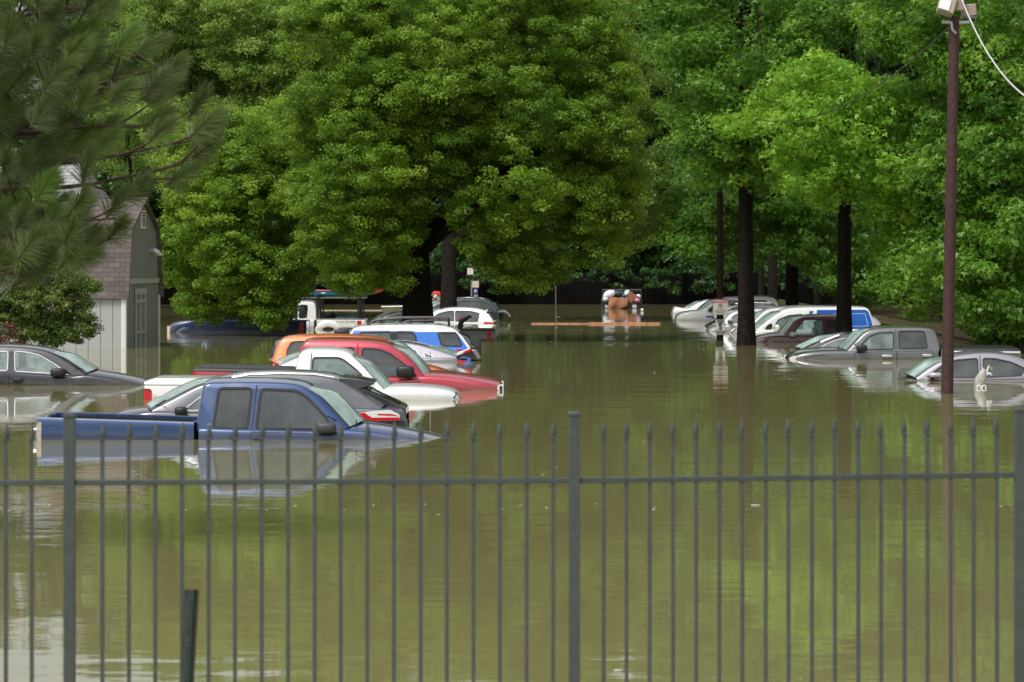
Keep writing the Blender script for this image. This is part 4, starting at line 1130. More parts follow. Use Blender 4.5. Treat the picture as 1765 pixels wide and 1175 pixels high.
for i, (px, dd, r, lab) in enumerate([(1332, 145, .2, 'thin dark trunk left of the leaning forest trunk'), (1312, 150, .14, 'slender bare trunk nearest the pole in the shaded wood'), (1408, 150, .14, 'slender trunk right of the leaning forest trunk')]):
    tree('woodland_tree', lab, 'tree', WX(px, dd), dd, 12, r, [([(px - 60, -60), (px + 60, -60), (px + 80, 200), (px, 300), (px - 80, 200)], dd, 14)], back_m, 30 + i, leaf=.16, pr=(1., 1.5), thick=3, subm=8, lps=45, subr=.5, limbs=2, trunk_r1=r * .7)
# wood behind the far fence: a row of trees, each its own thing
rb = random.Random(77)
labs = ['far left woodland tree behind the house roof', 'woodland tree behind the shed', 'woodland tree behind the navy pickup', 'woodland tree above the blue canoe', 'woodland tree behind the great oak trunk',
        'woodland tree behind the dark teal SUV', 'woodland tree left of the dumpster', 'woodland tree directly above the dumpster', 'woodland tree right of the dumpster', 'woodland tree behind the white sedan with lifted hood',
        'woodland tree behind the sign pole', 'woodland tree behind the van roof', 'woodland tree behind the grey pickup cab', 'woodland tree far right behind the pole', 'last woodland tree at the right edge']
for i, lab in enumerate(labs):
    px = (-40 + i * 132) if i != 1 else 62; dd = 192 + rb.uniform(-4, 10); tx = px + rb.uniform(-20, 20)
    top = -100 if i < 2 else -150
    pl = [(tx - 95, 512), (tx - 130, 330), (tx - 125, top + 130), (tx - 90, top + 20), (tx, top), (tx + 90, top + 20), (tx + 125, top + 140), (tx + 130, 330), (tx + 90, 512)]
    if i < 2: pl = [(tx - 80, 512), (tx - 90, 330), (tx - 85, top + 130), (tx - 50, top + 20), (tx, top), (tx + 60, top + 20), (tx + 88, top + 140), (tx + 92, 330), (tx + 90, 512)]
    tree('woodland_tree', lab, 'tree', WX(tx, dd), dd, 10, .3, [(pl, dd, 100 if i > 1 else 48)], back_m, 40 + i, leaf=.19, W=.38, pr=(1.1, 2.0), thick=5, subm=10, lps=70, subr=.6, limbs=2, tint=.4 + rb.uniform(-.15, .15), group=TB, z0=.2)

# unseen wood added behind the viewpoint to break up reflections in glass and paint
rw = random.Random(4); pf = []
for k in range(90):
    x = rw.uniform(-75, 75); hgt = 7 + 4 * math.sin(x * .17) + rw.uniform(-1, 2); pf.append((x, -48 + rw.uniform(-6, 6), rw.uniform(1.2, max(2.5, hgt)), rw.uniform(1.6, 2.8), rw.uniform(.3, .6)))
C, N, L, T = clumps(pf, 5, 26, .9, .45)
wd = leaf_mesh('woodland', C, N, L, .4, T, back_m); tag(wd, 'unseen low wood added behind the viewpoint to break up reflections', None, None, 'stuff')

# near-left bush and shrub
tree('bush', 'olive green bush hanging over the dark sedan at the left edge', 'bush', WX(40, 76), 76, 1.5, .06,
     [([(-60, 450), (0, 430), (60, 445), (110, 440), (150, 470), (180, 495), (150, 515), (165, 545), (178, 570), (150, 580), (120, 600), (60, 592), (0, 600), (-60, 600)], 76, 150)],
     bush_m, 60, leaf=.048, W=.32, pr=(.22, .45), thick=.9, subm=75, lps=80, subr=.14, limbs=10, tint=.45, bark=bark_mid, z0=-1.0)
tree('shrub', 'reddish leaved shrub low behind the dark sedan roof', 'shrub', WX(15, 73), 73.2, .6, .04,
     [([(-30, 560), (5, 550), (40, 560), (58, 585), (40, 605), (-30, 605)], 73.2, 7)], red_m, 61, leaf=.05, pr=(.15, .28), thick=.4, subm=120, lps=40, subr=.1, limbs=4, z0=-1.0)

# ------------------------------------------------------------------ long needled pine, near left
def pine():
    rnd = random.Random(5); d = 30.0
    t = thing('pine_tree', 'long needled pine reaching in from the upper left corner', 'tree', (-6.3, d + .5, 0.3))
    tm = MB(); tm.tube([(-6.3, d + .5, 0), (-6.2, d + .5, 3), (-6.1, d + .4, 8), (-6, d + .4, 11)], [.26, .22, .16, .08], 14); tm.build('trunk', bark_mid, t)
    poly = [(-60, -90), (150, -90), (165, 20), (215, 60), (280, 95), (325, 150), (362, 215), (352, 255), (300, 300), (240, 330), (225, 395), (180, 460), (110, 460), (60, 470), (-60, 480)]
    hole = [(95, 255), (140, 255), (150, 345), (105, 350), (85, 300)]
    fixed = [(356, 222), (345, 255), (330, 180), (300, 300), (285, 120), (240, 75), (225, 80), (262, 150), (205, 110), (190, 95), (255, 205), (280, 235), (175, 250), (205, 355), (230, 330), (195, 400), (150, 445), (160, 15), (150, 60)]
    tips = [(WX(x, d) , d + rnd.uniform(-.6, .6), WZ(y, d)) for x, y in fixed]
    P = [(WX(x, d), WZ(y, d)) for x, y in poly]; HP = [(WX(x, d), WZ(y, d)) for x, y in hole]
    tries = 0
    while len(tips) < 190 and tries < 9000:
        tries += 1
        px, py = rnd.uniform(-60, 360), rnd.uniform(-90, 480)
        x, z = WX(px, d), WZ(py, d); y = d + rnd.uniform(-1.3, 1.3)
        if not inside(P, x, z) or inside(HP, x, z): continue
        if px > 165 and rnd.random() < .8: continue
        if px > 185 and py > 320: continue
        if 95 < px and 230 < py < 345 and rnd.random() < .6: continue
        if any((x - a) ** 2 + (z - c_) ** 2 + .35 * (y - b) ** 2 < (.024 if px < 110 else .038) for a, b, c_ in tips): continue
        tips.append((x, y, z))
    lm = MB(); V = []; tint = []
    for bi in range(11):
        pass
    # main boughs sweep right; every twig joins the nearest bough
    boughs = []
    for (py0, ex, ey, yy) in [(60, 240, 60, .3), (130, 270, 130, -.4), (190, 300, 205, .5), (250, 330, 250, -.2), (300, 300, 290, .2), (360, 210, 370, -.4), (420, 150, 440, .3), (0, 150, 20, -.3), (-60, 120, -60, .2)]:
        a = Vector((-6.2, d + .5, WZ(py0 + 40, d))); e = Vector((WX(ex, d), d + yy, WZ(ey, d))); mid = a.lerp(e, .55) + Vector((0, 0, -.12))
        pts = [a * (1 - u) ** 2 + mid * 2 * u * (1 - u) + e * u * u + Vector((0, 0, .03 * math.sin(u * 9 + py0))) for u in [i / 16 for i in range(17)]]
        boughs.append(pts); lm.tube(pts, [.042 * (1 - .8 * i / 16) for i in range(17)], 7)
    for tp in tips:
        tv = Vector(tp); best = min(((p, b_, i) for b_ in boughs for i, p in enumerate(b_)), key=lambda q: (q[0] - (tv + Vector((-.35, 0, -.1)))).length)
        bp = best[0]; dirn = (tv - bp); 
        mid = bp.lerp(tv, .6) + Vector((0, 0, -.06)); sh = Vector((rnd.uniform(.0, .25), rnd.uniform(-.15, .15), .22)).normalized()
        pts = [bp * (1 - u) ** 2 + mid * 2 * u * (1 - u) + tv * u * u for u in [i / 7 for i in range(8)]]
        lm.tube(pts, [.014 - .008 * i / 7 for i in range(8)], 5)
        # shoot with needles
        Ls = rnd.uniform(.16, .3); axis = (dirn.normalized() * .5 + sh * .9 + Vector((.15, 0, .2))).normalized()
        start = tv - axis * Ls * .6
        lm.tube([start, tv + axis * Ls * .4], [.008, .005], 5)
        nn = 300; u = RNG.random(nn) ** .8
        base = np.array(start) + np.outer(u * Ls, np.array(axis))
        rd = rnd_dir(nn); ax = np.array(axis); rd -= np.outer(rd @ ax, ax); rd /= np.linalg.norm(rd, axis=1, keepdims=True)
        lean = (.35 + .55 * u)[:, None]
        dr = rd * (1.05 - lean) + ax * lean + np.array([0, 0, -.12]); dr /= np.linalg.norm(dr, axis=1, keepdims=True)
        LN = .17 + .05 * RNG.random(nn); side = np.cross(dr, np.array([0, 1, 0])); side /= np.linalg.norm(side, axis=1, keepdims=True) + 1e-9
        mid_ = base + dr * (LN * .55)[:, None]; tipp = base + dr * LN[:, None] + np.array([0, 0, -.035]) * RNG.random(nn)[:, None]
        wv = side * .0017
        V.append(np.stack([base - wv, base + wv, mid_ + wv, mid_ - wv], 1)); V.append(np.stack([mid_ - wv, mid_ + wv, tipp + wv * .3, tipp - wv * .3], 1))
        tt = (rnd.gauss(.45, .12) + RNG.normal(0, .12, nn)).clip(0, 1); tint += [tt, tt]
        # candle of young upright growth
        nc = 70; b2 = np.array(tv + axis * Ls * .35) + RNG.normal(0, .006, (nc, 3)); d3 = ax + RNG.normal(0, .16, (nc, 3)) + np.array([0, 0, .25]); d3 /= np.linalg.norm(d3, axis=1, keepdims=True)
        t3 = b2 + d3 * (.05 + .06 * RNG.random(nc))[:, None]; s3 = np.cross(d3, [0, 1, 0]); s3 /= np.linalg.norm(s3, axis=1, keepdims=True); s3 = s3 * .0018
        V.append(np.stack([b2 - s3, b2 + s3, t3 + s3 * .5, t3 - s3 * .5], 1)); tint.append(np.full(nc, .98))
    lm.build('branches', principled('pine_bark', (.06, .035, .025), .85, noise=.5, nscale=20), t)
    V = np.concatenate(V).reshape(-1, 3) - np.array(t['org']); nf = len(V) // 4
    me = bpy.data.meshes.new('needles'); me.vertices.add(nf * 4); me.vertices.foreach_set('co', V.astype(np.float32).ravel())
    me.loops.add(nf * 4); me.loops.foreach_set('vertex_index', np.arange(nf * 4, dtype=np.int32)); me.polygons.add(nf); me.polygons.foreach_set('loop_start', np.arange(0, nf * 4, 4, dtype=np.int32)); me.update(calc_edges=True)
    a = me.attributes.new('tint', 'FLOAT', 'FACE'); a.data.foreach_set('value', np.concatenate(tint).astype(np.float32))
    me.materials.append(leaf_material('pine_needles', (.05, .075, .022), (.12, .165, .055), (.14, .28, .03), .25, .4))
    o = bpy.data.objects.new('needles', me); COL.objects.link(o); o.parent = t
pine()
# bare lichen covered twigs at the left edge
rnd = random.Random(2); m = MB(); dd = 32
for k in range(9):
    x0 = WX(-40, dd); p = Vector((x0, dd + rnd.uniform(-.5, .5), WZ(560, dd))); pts = [p]; di = Vector((rnd.uniform(.1, .6), 0, 1)).normalized()
    for j in range(9):
        p = p + di * .13; di = (di + Vector((rnd.uniform(-.2, .25), rnd.uniform(-.1, .1), rnd.uniform(-.15, .1)))).normalized(); pts.append(p)
        if j > 2:
            q = p; e = (di + Vector((rnd.uniform(-.8, .8), rnd.uniform(-.3, .3), .2))).normalized(); m.tube([q, q + e * .1, q + e * .2 + Vector((0, 0, .03))], [.005, .004, .002], 5)
    m.tube(pts, [.011 - .001 * i for i in range(10)], 6)
single(m, 'bare_shrub', principled('lichen_twig', (.22, .21, .16), .9, noise=.4, nscale=30), 'bare grey twigs below the pine at the left edge', 'shrub', (WX(-40, dd), dd, WZ(560, dd)))

# ------------------------------------------------------------------ shed and house
def shingle_mat(name, a, b, sx=1.6, sy=6.):
    m = principled(name, a, .9); n = m.node_tree.nodes; l = m.node_tree.links
    tc = n.new('ShaderNodeTexCoord'); mp = n.new('ShaderNodeMapping')
    br = n.new('ShaderNodeTexBrick'); br.inputs['Scale'].default_value = 1; br.inputs['Brick Width'].default_value = .30; br.inputs['Row Height'].default_value = .13
    br.inputs['Mortar Size'].default_value = .006; br.inputs['Color1'].default_value = (*a, 1); br.inputs['Color2'].default_value = (*b, 1); br.inputs['Mortar'].default_value = (.03, .025, .025, 1)
    cx_ = n.new('ShaderNodeSeparateXYZ'); cb = n.new('ShaderNodeCombineXYZ')
    l.new(tc.outputs['Object'], cx_.inputs[0]); l.new(cx_.outputs['X'], cb.inputs['X']); l.new(cx_.outputs['Z'], cb.inputs['Y'])
    l.new(cb.outputs[0], br.inputs['Vector']); l.new(br.outputs['Color'], n['Principled BSDF'].inputs['Base Color'])
    return m
def siding_mat(name, a):
    m = principled(name, a, .75); n = m.node_tree.nodes; l = m.node_tree.links
    tc = n.new('ShaderNodeTexCoord'); sx_ = n.new('ShaderNodeSeparateXYZ'); l.new(tc.outputs['Object'], sx_.inputs[0])
    ad = n.new('ShaderNodeMath'); ad.operation = 'ADD'; l.new(sx_.outputs['X'], ad.inputs[0]); l.new(sx_.outputs['Y'], ad.inputs[1])
    md = n.new('ShaderNodeMath'); md.operation = 'PINGPONG'; md.inputs[1].default_value = .15; l.new(ad.outputs[0], md.inputs[0])
    mr = n.new('ShaderNodeMapRange'); mr.inputs[1].default_value = 0; mr.inputs[2].default_value = .012; l.new(md.outputs[0], mr.inputs[0])
    bp = n.new('ShaderNodeBump'); bp.inputs['Strength'].default_value = 1; bp.inputs['Distance'].default_value = .012; l.new(mr.outputs[0], bp.inputs['Height']); l.new(bp.outputs[0], n['Principled BSDF'].inputs['Normal'])
    mx = n.new('ShaderNodeMix'); mx.data_type = 'RGBA'; mx.inputs[6].default_value = (*[q * .45 for q in a], 1); nz = n.new('ShaderNodeTexNoise'); nz.inputs['Scale'].default_value = 3
    mx.inputs[7].default_value = (*a, 1); l.new(mr.outputs[0], mx.inputs[0]); l.new(mx.outputs[2], n['Principled BSDF'].inputs['Base Color'])
    return m
d1 = 93.8; x1 = WX(215.5, d1); d2 = 98.3; x2 = WX(274, d2)
shed_org = Vector((x1, d1, -1.2)); ex = Vector((x2 - x1, d2 - d1, 0)); gw = ex.length; ex.normalize(); ey = Vector((-ex.y, ex.x, 0))  # ey points left (-x)
if ey.x > 0: ey = -ey
def SP(u, v, z): p = Vector((x1, d1, 0)) + ex * u + ey * v; return (p.x, p.y, z)
sh = thing('shed', 'tall grey barn shed with brown shingled gambrel roof and small double door', 'shed', tuple(shed_org))
wall_front = siding_mat('shed_siding_green', (.20, .22, .185)); wall_side = siding_mat('shed_siding_grey', (.34, .35, .34)); trimw = principled('trim_white', (.62, .63, .6), .6); trimg = principled('trim_grey', (.36, .38, .34), .6)
ze, zk, zr = WZ(511, d1), WZ(396, d1), WZ(347, 96)
LEN = 7.0; gk = .42
prof = [(0, -1.2), (0, ze), (gk, zk), (gw / 2, zr), (gw - gk, zk), (gw, ze), (gw, -1.2)]
for v in (0, LEN): m = MB(); m.add([SP(u, v, z) for u, z in prof], [tuple(range(7))]); m.build('gable_wall', wall_front, sh)
for u in (0, gw): m = MB(); m.add([SP(u, 0, -1.2), SP(u, LEN, -1.2), SP(u, LEN, ze), SP(u, 0, ze)], [(0, 1, 2, 3)]); m.build('side_wall', wall_side, sh)
rf = MB(); ov = .12
def slab(a, b):
    n_ = Vector((-(b[1] - a[1]), b[0] - a[0])).normalized(); th = .06
    o = [(a[0] + n_.x * .01, a[1] + n_.y * .01), (b[0] + n_.x * .01, b[1] + n_.y * .01), (b[0] + n_.x * th, b[1] + n_.y * th), (a[0] + n_.x * th, a[1] + n_.y * th)]
    vs = [SP(u, -ov, z) for u, z in o] + [SP(u, LEN + ov, z) for u, z in o]
    rf.add(vs, [(0, 1, 2, 3), (7, 6, 5, 4), (0, 4, 5, 1), (1, 5, 6, 2), (2, 6, 7, 3), (3, 7, 4, 0)])
slab((-.06, ze - .06), (gk, zk)); slab((gk, zk), (gw / 2, zr)); slab((gw / 2, zr), (gw - gk, zk)); slab((gw - gk, zk), (gw + .06, ze - .06))
roof = rf.build('roof', shingle_mat('shingles_brown', (.085, .066, .06), (.135, .112, .106)), sh, weld=False)
m = MB(); a, b = Vector(SP(gw / 2, -.16, zr + .06)), Vector(SP(gw / 2, .6, zr + .06)); m.tube([a, b], .07, 6); m.build('ridge_cap', principled('cap_brown', (.09, .06, .05), .8), roof)
def sbox(u0, u1, v0, v1, z0, z1, name, mat, par=sh):
    m = MB(); vs = [SP(u, v, z) for u in (u0, u1) for v in (v0, v1) for z in (z0, z1)]
    m.add(vs, [(0, 1, 3, 2), (4, 6, 7, 5), (0, 4, 5, 1), (2, 3, 7, 6), (0, 2, 6, 4), (1, 5, 7, 3)]); return m.build(name, mat, par)
sbox(-.03, .12, -.03, -.003, -1.2, ze, 'corner_board', trimw); sbox(-.033, -.003, 0.0, .1, -1.2, ze, 'corner_board', trimw)
sbox(gw - .1, gw + .03, -.03, -.003, -1.2, ze, 'corner_board', trimw)
zt_ = WZ(484, 96)
sbox(.13, gw - .11, -.035, -.003, zt_ - .07, zt_ + .07, 'trim_board', trimg)
# gable front faces +x: door, vent, lamp
uc = gw * .42; dt = WZ(503, 96); 
door = sbox(uc - .62, uc + .62, -.02, -.004, -1.1, dt, 'door', wall_front)
for a, b in ((-.68, -.56), (-.05, .05), (.56, .68)): sbox(uc + a, uc + b, -.045, -.021, -1.1, dt, 'door_frame', trimg, door)
sbox(uc - .72, uc + .72, -.05, -.022, dt - .06, dt + .1, 'door_lintel', trimg, door)
for z in (WZ(572, 96), dt - .25): sbox(uc - .55, uc + .55, -.048, -.021, z - .04, z + .05, 'door_batten', trimg, door)
zv = WZ(377, 96)
vent = sbox(gw / 2 - .28, gw / 2 + .28, -.04, -.003, zv - .27, zv + .24, 'vent', trimw)
for k in range(6): sbox(gw / 2 - .17, gw / 2 + .17, -.05, -.041, zv - .19 + k * .068, zv - .155 + k * .068, 'louvre', BLACK, vent)
zl = WZ(433, 96)
for k, dz in ((0, 0), (.18, -.05)):
    m = MB(); q = Vector(SP(gw * .72 + k, -.18, zl + dz)); m.ellipsoid(q, (.13, .08, .07), rot=Matrix.Rotation(.5, 3, 'Y')); m.tube([Vector(SP(gw * .72 + k, 0, zl + .03)), q], .02, 6); m.build('flood_lamp', trimw, sh)

ho = thing('house', 'house with pale grey shingled roof and brick chimney behind the pine branches', 'house', (-20, 128, 0.2))
hz = WZ(400, 128); hr = WZ(255, 134); hx1 = WX(150, 128); hx0 = -34
m = MB(); m.box(((hx0 + hx1) / 2, 134, hz / 2), (hx1 - hx0, 12, hz)); 
m.add([(hx1, 128, hz), (hx1, 140, hz), (hx1 - 1.2, 134, hr)], [(0, 1, 2)])
m.build('wall', principled('house_wall', (.3, .2, .15), .8, noise=.3, nscale=3), ho)
m = MB(); m.add([(hx0, 127.6, hz - .15), (hx1 + .5, 127.6, hz - .15), (hx1 - 1.2, 134, hr), (hx0, 134, hr), (hx0, 140.4, hz - .15), (hx1 + .5, 140.4, hz - .15)], [(0, 1, 2, 3), (3, 2, 5, 4), (1, 5, 2)])
hrf = m.build('roof', shingle_mat('shingles_grey', (.27, .26, .27), (.36, .35, .36)), ho)
m = MB(); m.box((WX(118, 134), 133, hr + .1), (1.0, .8, 1.1)); m.build('chimney', principled('brick', (.11, .05, .035), .9, noise=.3, nscale=14), hrf)
m = MB(); m.box((hx1 - 2, 127.98, hz * .55), (1.2, .06, 1.2)); wn = m.build('window', G_DARK, ho)
m = MB(); 
for dx in (-.63, .63): m.box((hx1 - 2 + dx, 127.93, hz * .55), (.08, .1, 1.3))
m.build('frame', trimw, wn)

# ------------------------------------------------------------------ fences
# dark board fence across the far bank
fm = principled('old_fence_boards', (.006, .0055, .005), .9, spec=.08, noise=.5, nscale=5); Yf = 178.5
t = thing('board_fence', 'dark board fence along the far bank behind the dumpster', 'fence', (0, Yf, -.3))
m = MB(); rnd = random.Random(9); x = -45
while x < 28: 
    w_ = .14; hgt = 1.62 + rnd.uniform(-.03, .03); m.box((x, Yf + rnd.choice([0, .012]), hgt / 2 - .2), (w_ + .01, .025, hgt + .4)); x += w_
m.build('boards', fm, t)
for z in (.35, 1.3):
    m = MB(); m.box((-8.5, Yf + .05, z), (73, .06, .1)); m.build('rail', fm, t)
# drowned wooden fence on the right
t = thing('wooden_fence', 'weathered wooden fence just above the water behind the grey pickup', 'fence', (13.3, 110, -1.2))
m = MB(); y = 88.; fw = principled('weathered_boards', (.10, .085, .05), .9, spec=.08, noise=.5, nscale=7)
while y < 176:
    m.box((13.3 + (y - 88) * .0, y, -.45), (.025, .13, 1.5 + rnd.uniform(-.06, .05))); y += .145
m.build('boards', fw, t)
for z in (.12,):
    m = MB(); m.box((13.24, 132, z), (.05, 88, .08)); m.build('rail', fw, t)

# undergrowth pressing on the far fence
ru = random.Random(12); pu = []
for k in range(230):
    x = ru.uniform(-46, 30); pu.append((x, 177.6 + ru.uniform(-.5, .2), ru.uniform(.9, 2.3) - .5 * (ru.random() < .25), ru.uniform(.3, .75), ru.uniform(.0, .25)))
C, N, L, T = clumps(pu, 26, 34, .24, .13)
un = leaf_mesh('undergrowth', C, N, L, .36, T, back_m); tag(un, 'dark leafy undergrowth hanging over the far board fence', None, None, 'stuff')

# near iron picket fence
iron = principled('fence_iron', (.065, .078, .073), .5, .2, noise=.15, nscale=20)
ft = thing('picket_fence', 'dark grey green spear topped iron fence across the foreground', 'fence', (0, 17.2, -.1))
def fy(px):
    s_ = np.interp(px, [-100, 0, 990, 1765, 1900], [352.4, 352, 348.4, 339.4, 338]); return F / s_
ZR, ZT = 1.386, 1.685
def fp(px): y_ = fy(px); return WX(px, y_), y_
px_list = [-33, 12, 57] + [178 + 45.6 * k for k in range(18)] + [1040 + 39.8 * k for k in range(18)] + [1800]
for px in px_list:
    x, y_ = fp(px); m = MB(); r = .0095
    ln = -.011 * (px - CX) / 882 * (1.7)
    xb = x + (.010 * (px - CX) / 882) * 1.0
    m.box(((x + xb) / 2, y_, (ZT - .09 - .05) / 2), (.019, .019, ZT - .09 + .05))
    m.box((x, y_, ZT - .085), (.03, .03, .014))
    m.tube([(x, y_, ZT - .08), (x, y_, ZT - .06), (x, y_, ZT - .03), (x, y_, ZT)], [.011, .0155, .009, .001], 8)
    rk_ = random.Random(int(px * 10)); pk = m.build('picket', iron, ft); pk.location.x += rk_.uniform(-.0012, .0012); pk.rotation_euler.y = rk_.uniform(-.0009, .0009)
for px in (120, 990, 1758):
    x, y_ = fp(px); m = MB(); m.box((x, y_, .82), (.055, .055, 1.78)); m.box((x, y_, 1.715), (.062, .062, .02)); m.build('post', iron, ft, bevel=.003)
for a, b in ((-120, 92), (150, 960), (1020, 1732), (1786, 1900)):
    (xa, ya), (xb, yb) = fp(a - 0), fp(b + 0)
    for z in (ZR, .25):
        for qa, qb in (((a - 30) if a > 0 else a, b + 30),):
            (xa, ya), (xb, yb) = fp(qa), fp(qb)
            mid = Vector(((xa + xb) / 2, (ya + yb) / 2, z)); an = math.atan2(yb - ya, xb - xa)
            m = MB(); m.box(mid, (math.hypot(xb - xa, yb - ya) - .055, .030, .028), 0, Matrix.Rotation(an, 3, 'Z')); m.build('rail', iron, ft, bevel=.002)
# u-channel post stub
d_ = 16.4; x = WX(330, d_); zt2 = WZ(1016, d_)
pg = principled('post_green', (.03, .05, .04), .6, noise=.4, nscale=25); rust = principled('rust', (.12, .04, .018), .9, noise=.5, nscale=40)
t = thing('sign_post', 'short leaning green channel post with rusty edges in front of the iron fence', 'post', (x - .02, d_, .2))
rot = Matrix.Rotation(.05, 3, 'Y')
def up(dx, dy, z): v = rot @ Vector((dx, dy, z - zt2)); return (x + v.x, d_ + v.y, zt2 + v.z)
m = MB()
sec = [(-.034, .0), (-.018, 0), (-.012, .022), (.012, .022), (.018, 0), (.034, 0), (.034, -.004), (.014, -.004), (.008, .018), (-.008, .018), (-.014, -.004), (-.034, -.004)]
m.grid([[up(a, -b, z) for a, b in sec] for z in (-.3, zt2)], closed=True); m.add([up(a, -b, zt2) for a, b in sec], [tuple(range(len(sec)))]); m.build('channel', pg, t)
m = MB(); 
for k in range(24): m.box(up(0, -.0225, zt2 - .02 - k * .0254 * 1.0), (.01, .002, .012))
m.build('bolt_holes', BLACK, t)
m = MB(); 
for sx_ in (-.034, .034): m.box(up(sx_, .002, zt2 - .16), (.004, .006, .32), 0, rot)
m.box(up(0, -.01, zt2 + .001), (.06, .02, .004)); m.build('rusty_edge', rust, t)

# ------------------------------------------------------------------ poles, signs, cable
pole_m = principled('pole_rust_brown', (.045, .018, .016), .75, noise=.45, nscale=14, bump=.3)
dk_m = principled('pole_dark', (.022, .014, .012), .8, spec=.08, noise=.4, nscale=10)
dP = dist(678); xb = WX(1632.5, dP); xt = WX(1645, dP); zt3 = WZ(28, dP)
t = thing('light_pole', 'rust brown wooden light pole with two floodlights beside the silver sedan', 'light pole', (xb, dP, -1.2))
m = MB(); m.tube([(xb - .02, dP, -1.2), (xb, dP, 0), ((xb + xt) / 2, dP, zt3 / 2), (xt, dP, zt3)], [.112, .11, .103, .095], 18); m.build('pole', pole_m, t)
tan = principled('lamp_tan', (.33, .27, .22), .5); 
m = MB(); zz = WZ(12, dP); m.box((WX(1630, dP), dP - .15, zz + .02), (.30, .22, .34), 0, Matrix.Rotation(.3, 3, 'Y') @ Matrix.Rotation(-.3, 3, 'X')); fl = m.build('floodlight', tan, t, bevel=.02)
m = MB(); m.box((WX(1628, dP) - .03, dP - .28, zz + .03), (.2, .02, .2), 0, Matrix.Rotation(.3, 3, 'Y') @ Matrix.Rotation(-.3, 3, 'X')); m.build('lamp_glass', WHITEL, fl)
m = MB(); m.box((WX(1650, dP), dP - .05, zz + .08), (.22, .2, .3)); m.build('ballast_box', tan, t, bevel=.015)
m = MB(); m.box((WX(1671, dP), dP + .12, WZ(17, dP)), (.26, .2, .22), 0, Matrix.Rotation(-.1, 3, 'Y')); fl = m.build('floodlight', tan, t, bevel=.015)
m = MB(); m.box((WX(1672, dP), dP + .1, WZ(29, dP)), (.26, .22, .03)); m.build('lamp_hood', principled('lamp_edge', (.12, .11, .1), .5), fl)
m = MB(); m.box((WX(1647, dP), dP - .02, WZ(38, dP)), (.5, .06, .05)); m.tube([(WX(1638, dP), dP - .12, WZ(38, dP)), (WX(1640, dP), dP - .14, WZ(52, dP)), (WX(1646, dP), dP - .12, WZ(58, dP))], .025, 8); m.build('bracket', principled('galvanised', (.4, .41, .42), .45, .8), t)
m = MB(); a = Vector((WX(1655, dP), dP - .1, WZ(-4, dP))); b = Vector((WX(1850, dP * .7), dP * .7, WZ(190, dP * .7)))
pts = []
for i in range(17):
    u = i / 16; p = a.lerp(b, u); p.z -= 4 * .55 * u * (1 - u); pts.append(p)
m.tube(pts, .014, 6); single(m, 'cable', principled('cable_grey', (.5, .5, .5), .5), 'thick pale cable sagging from the floodlight pole to the right edge', 'cable', tuple(a))

dS = dist(587); xs = WX(1241, dS)
t = thing('light_pole', 'tall slim dark pole carrying the warning and speed limit signs', 'light pole', (xs, dS, -1.2))
m = MB(); m.tube([(xs, dS, -1.2), (xs, dS, 2.5), (xs, dS, WZ(152, dS))], [.108, .1, .085], 14); m.build('pole', dk_m, t)
m = MB(); m.box((WX(1234, dS), dS - .12, WZ(181, dS)), (.32, .2, .33), 0, Matrix.Rotation(.15, 3, 'Y')); lb = m.build('floodlight', principled('lamp_grey', (.2, .2, .19), .5), t, bevel=.02)
m = MB(); m.box((WX(1234, dS), dS - .12, WZ(170.5, dS)), (.36, .24, .03)); m.build('lamp_cap', trimw, lb)
m = MB(); a = Vector((WX(1600, dP), dP, WZ(10, dP))); a = Vector((xt, dP, zt3 - .1)); b = Vector((xs, dS, WZ(176, dS)))
pts = []
for i in range(25):
    u = i / 24; p = a.lerp(b, u); p.z -= 4 * 1.1 * u * (1 - u); pts.append(p)
m.tube(pts, .012, 6); single(m, 'cable', BLACK, 'thin dark cable slung between the two light poles', 'cable', tuple(a))

def flat_sign(name, label, cat, px0, py0, px1, py1, d, face, back=principled('sign_back', (.3, .3, .3), .5), r=.03, group=None):
    xa, za = WX(px0, d), WZ(py0, d); xb_, zb_ = WX(px1, d), WZ(py1, d)
    t = thing(name, label, cat, ((xa + xb_) / 2, d, zb_), group)
    pl = round_poly([(xa, za), (xb_, za), (xb_, zb_), (xa, zb_)], r); m = MB(); m.prism(pl, d, d + .004); m.build('sign_plate', face, t)
    return t, xa, za, xb_, zb_
signw = principled('sign_white', (.62, .6, .56), .45, noise=.08, nscale=6); signred = principled('sign_red', (.45, .03, .03), .45); ink = principled('sign_ink', (.03, .03, .035), .6); inkg = principled('sign_ink_grey', (.2, .2, .2), .6); inkgreen = principled('sign_green', (.04, .2, .1), .5)
dW = dS - .13
t, xa, za, xb_, zb_ = flat_sign('warning_sign', 'square white warning sign with red header on the dark pole', 'sign', 1228.5, 515, 1255.2, 542.5, dW, signw)
def quad(par, name, x0, z0, x1_, z1_, y, mat):
    m = MB(); m.prism([(x0, z0), (x1_, z0), (x1_, z1_), (x0, z1_)], y - .002, y); return m.build(name, mat, par)
W_ = xb_ - xa; Hh = za - zb_
quad(t, 'header', xa + .012, za - .012, xb_ - .012, za - Hh * .25, dW - .002, signred)
for (p, q, r_, s_) in ((xa, za, xb_, za - .010), (xa, zb_ + .010, xb_, zb_), (xa, za, xa + .010, zb_), (xb_ - .010, za, xb_, zb_)): quad(t, 'border', p, q, r_, s_, dW - .0035, principled('border_brown', (.3, .12, .1), .6))
text_mesh('WARNING', .105, signw, ((xa + xb_) / 2, dW - .006, za - Hh * .145), t, bold=.003, sx=.85)
m = MB(); cxx, czz = (xa + xb_) / 2, za - Hh * .45
m.tube([(cxx + .068 * math.cos(q), dW - .006, czz + .068 * math.sin(q)) for q in [2 * math.pi * k / 28 for k in range(29)]], .006, 5, 0, False); m.build('symbol_ring', signred, t)
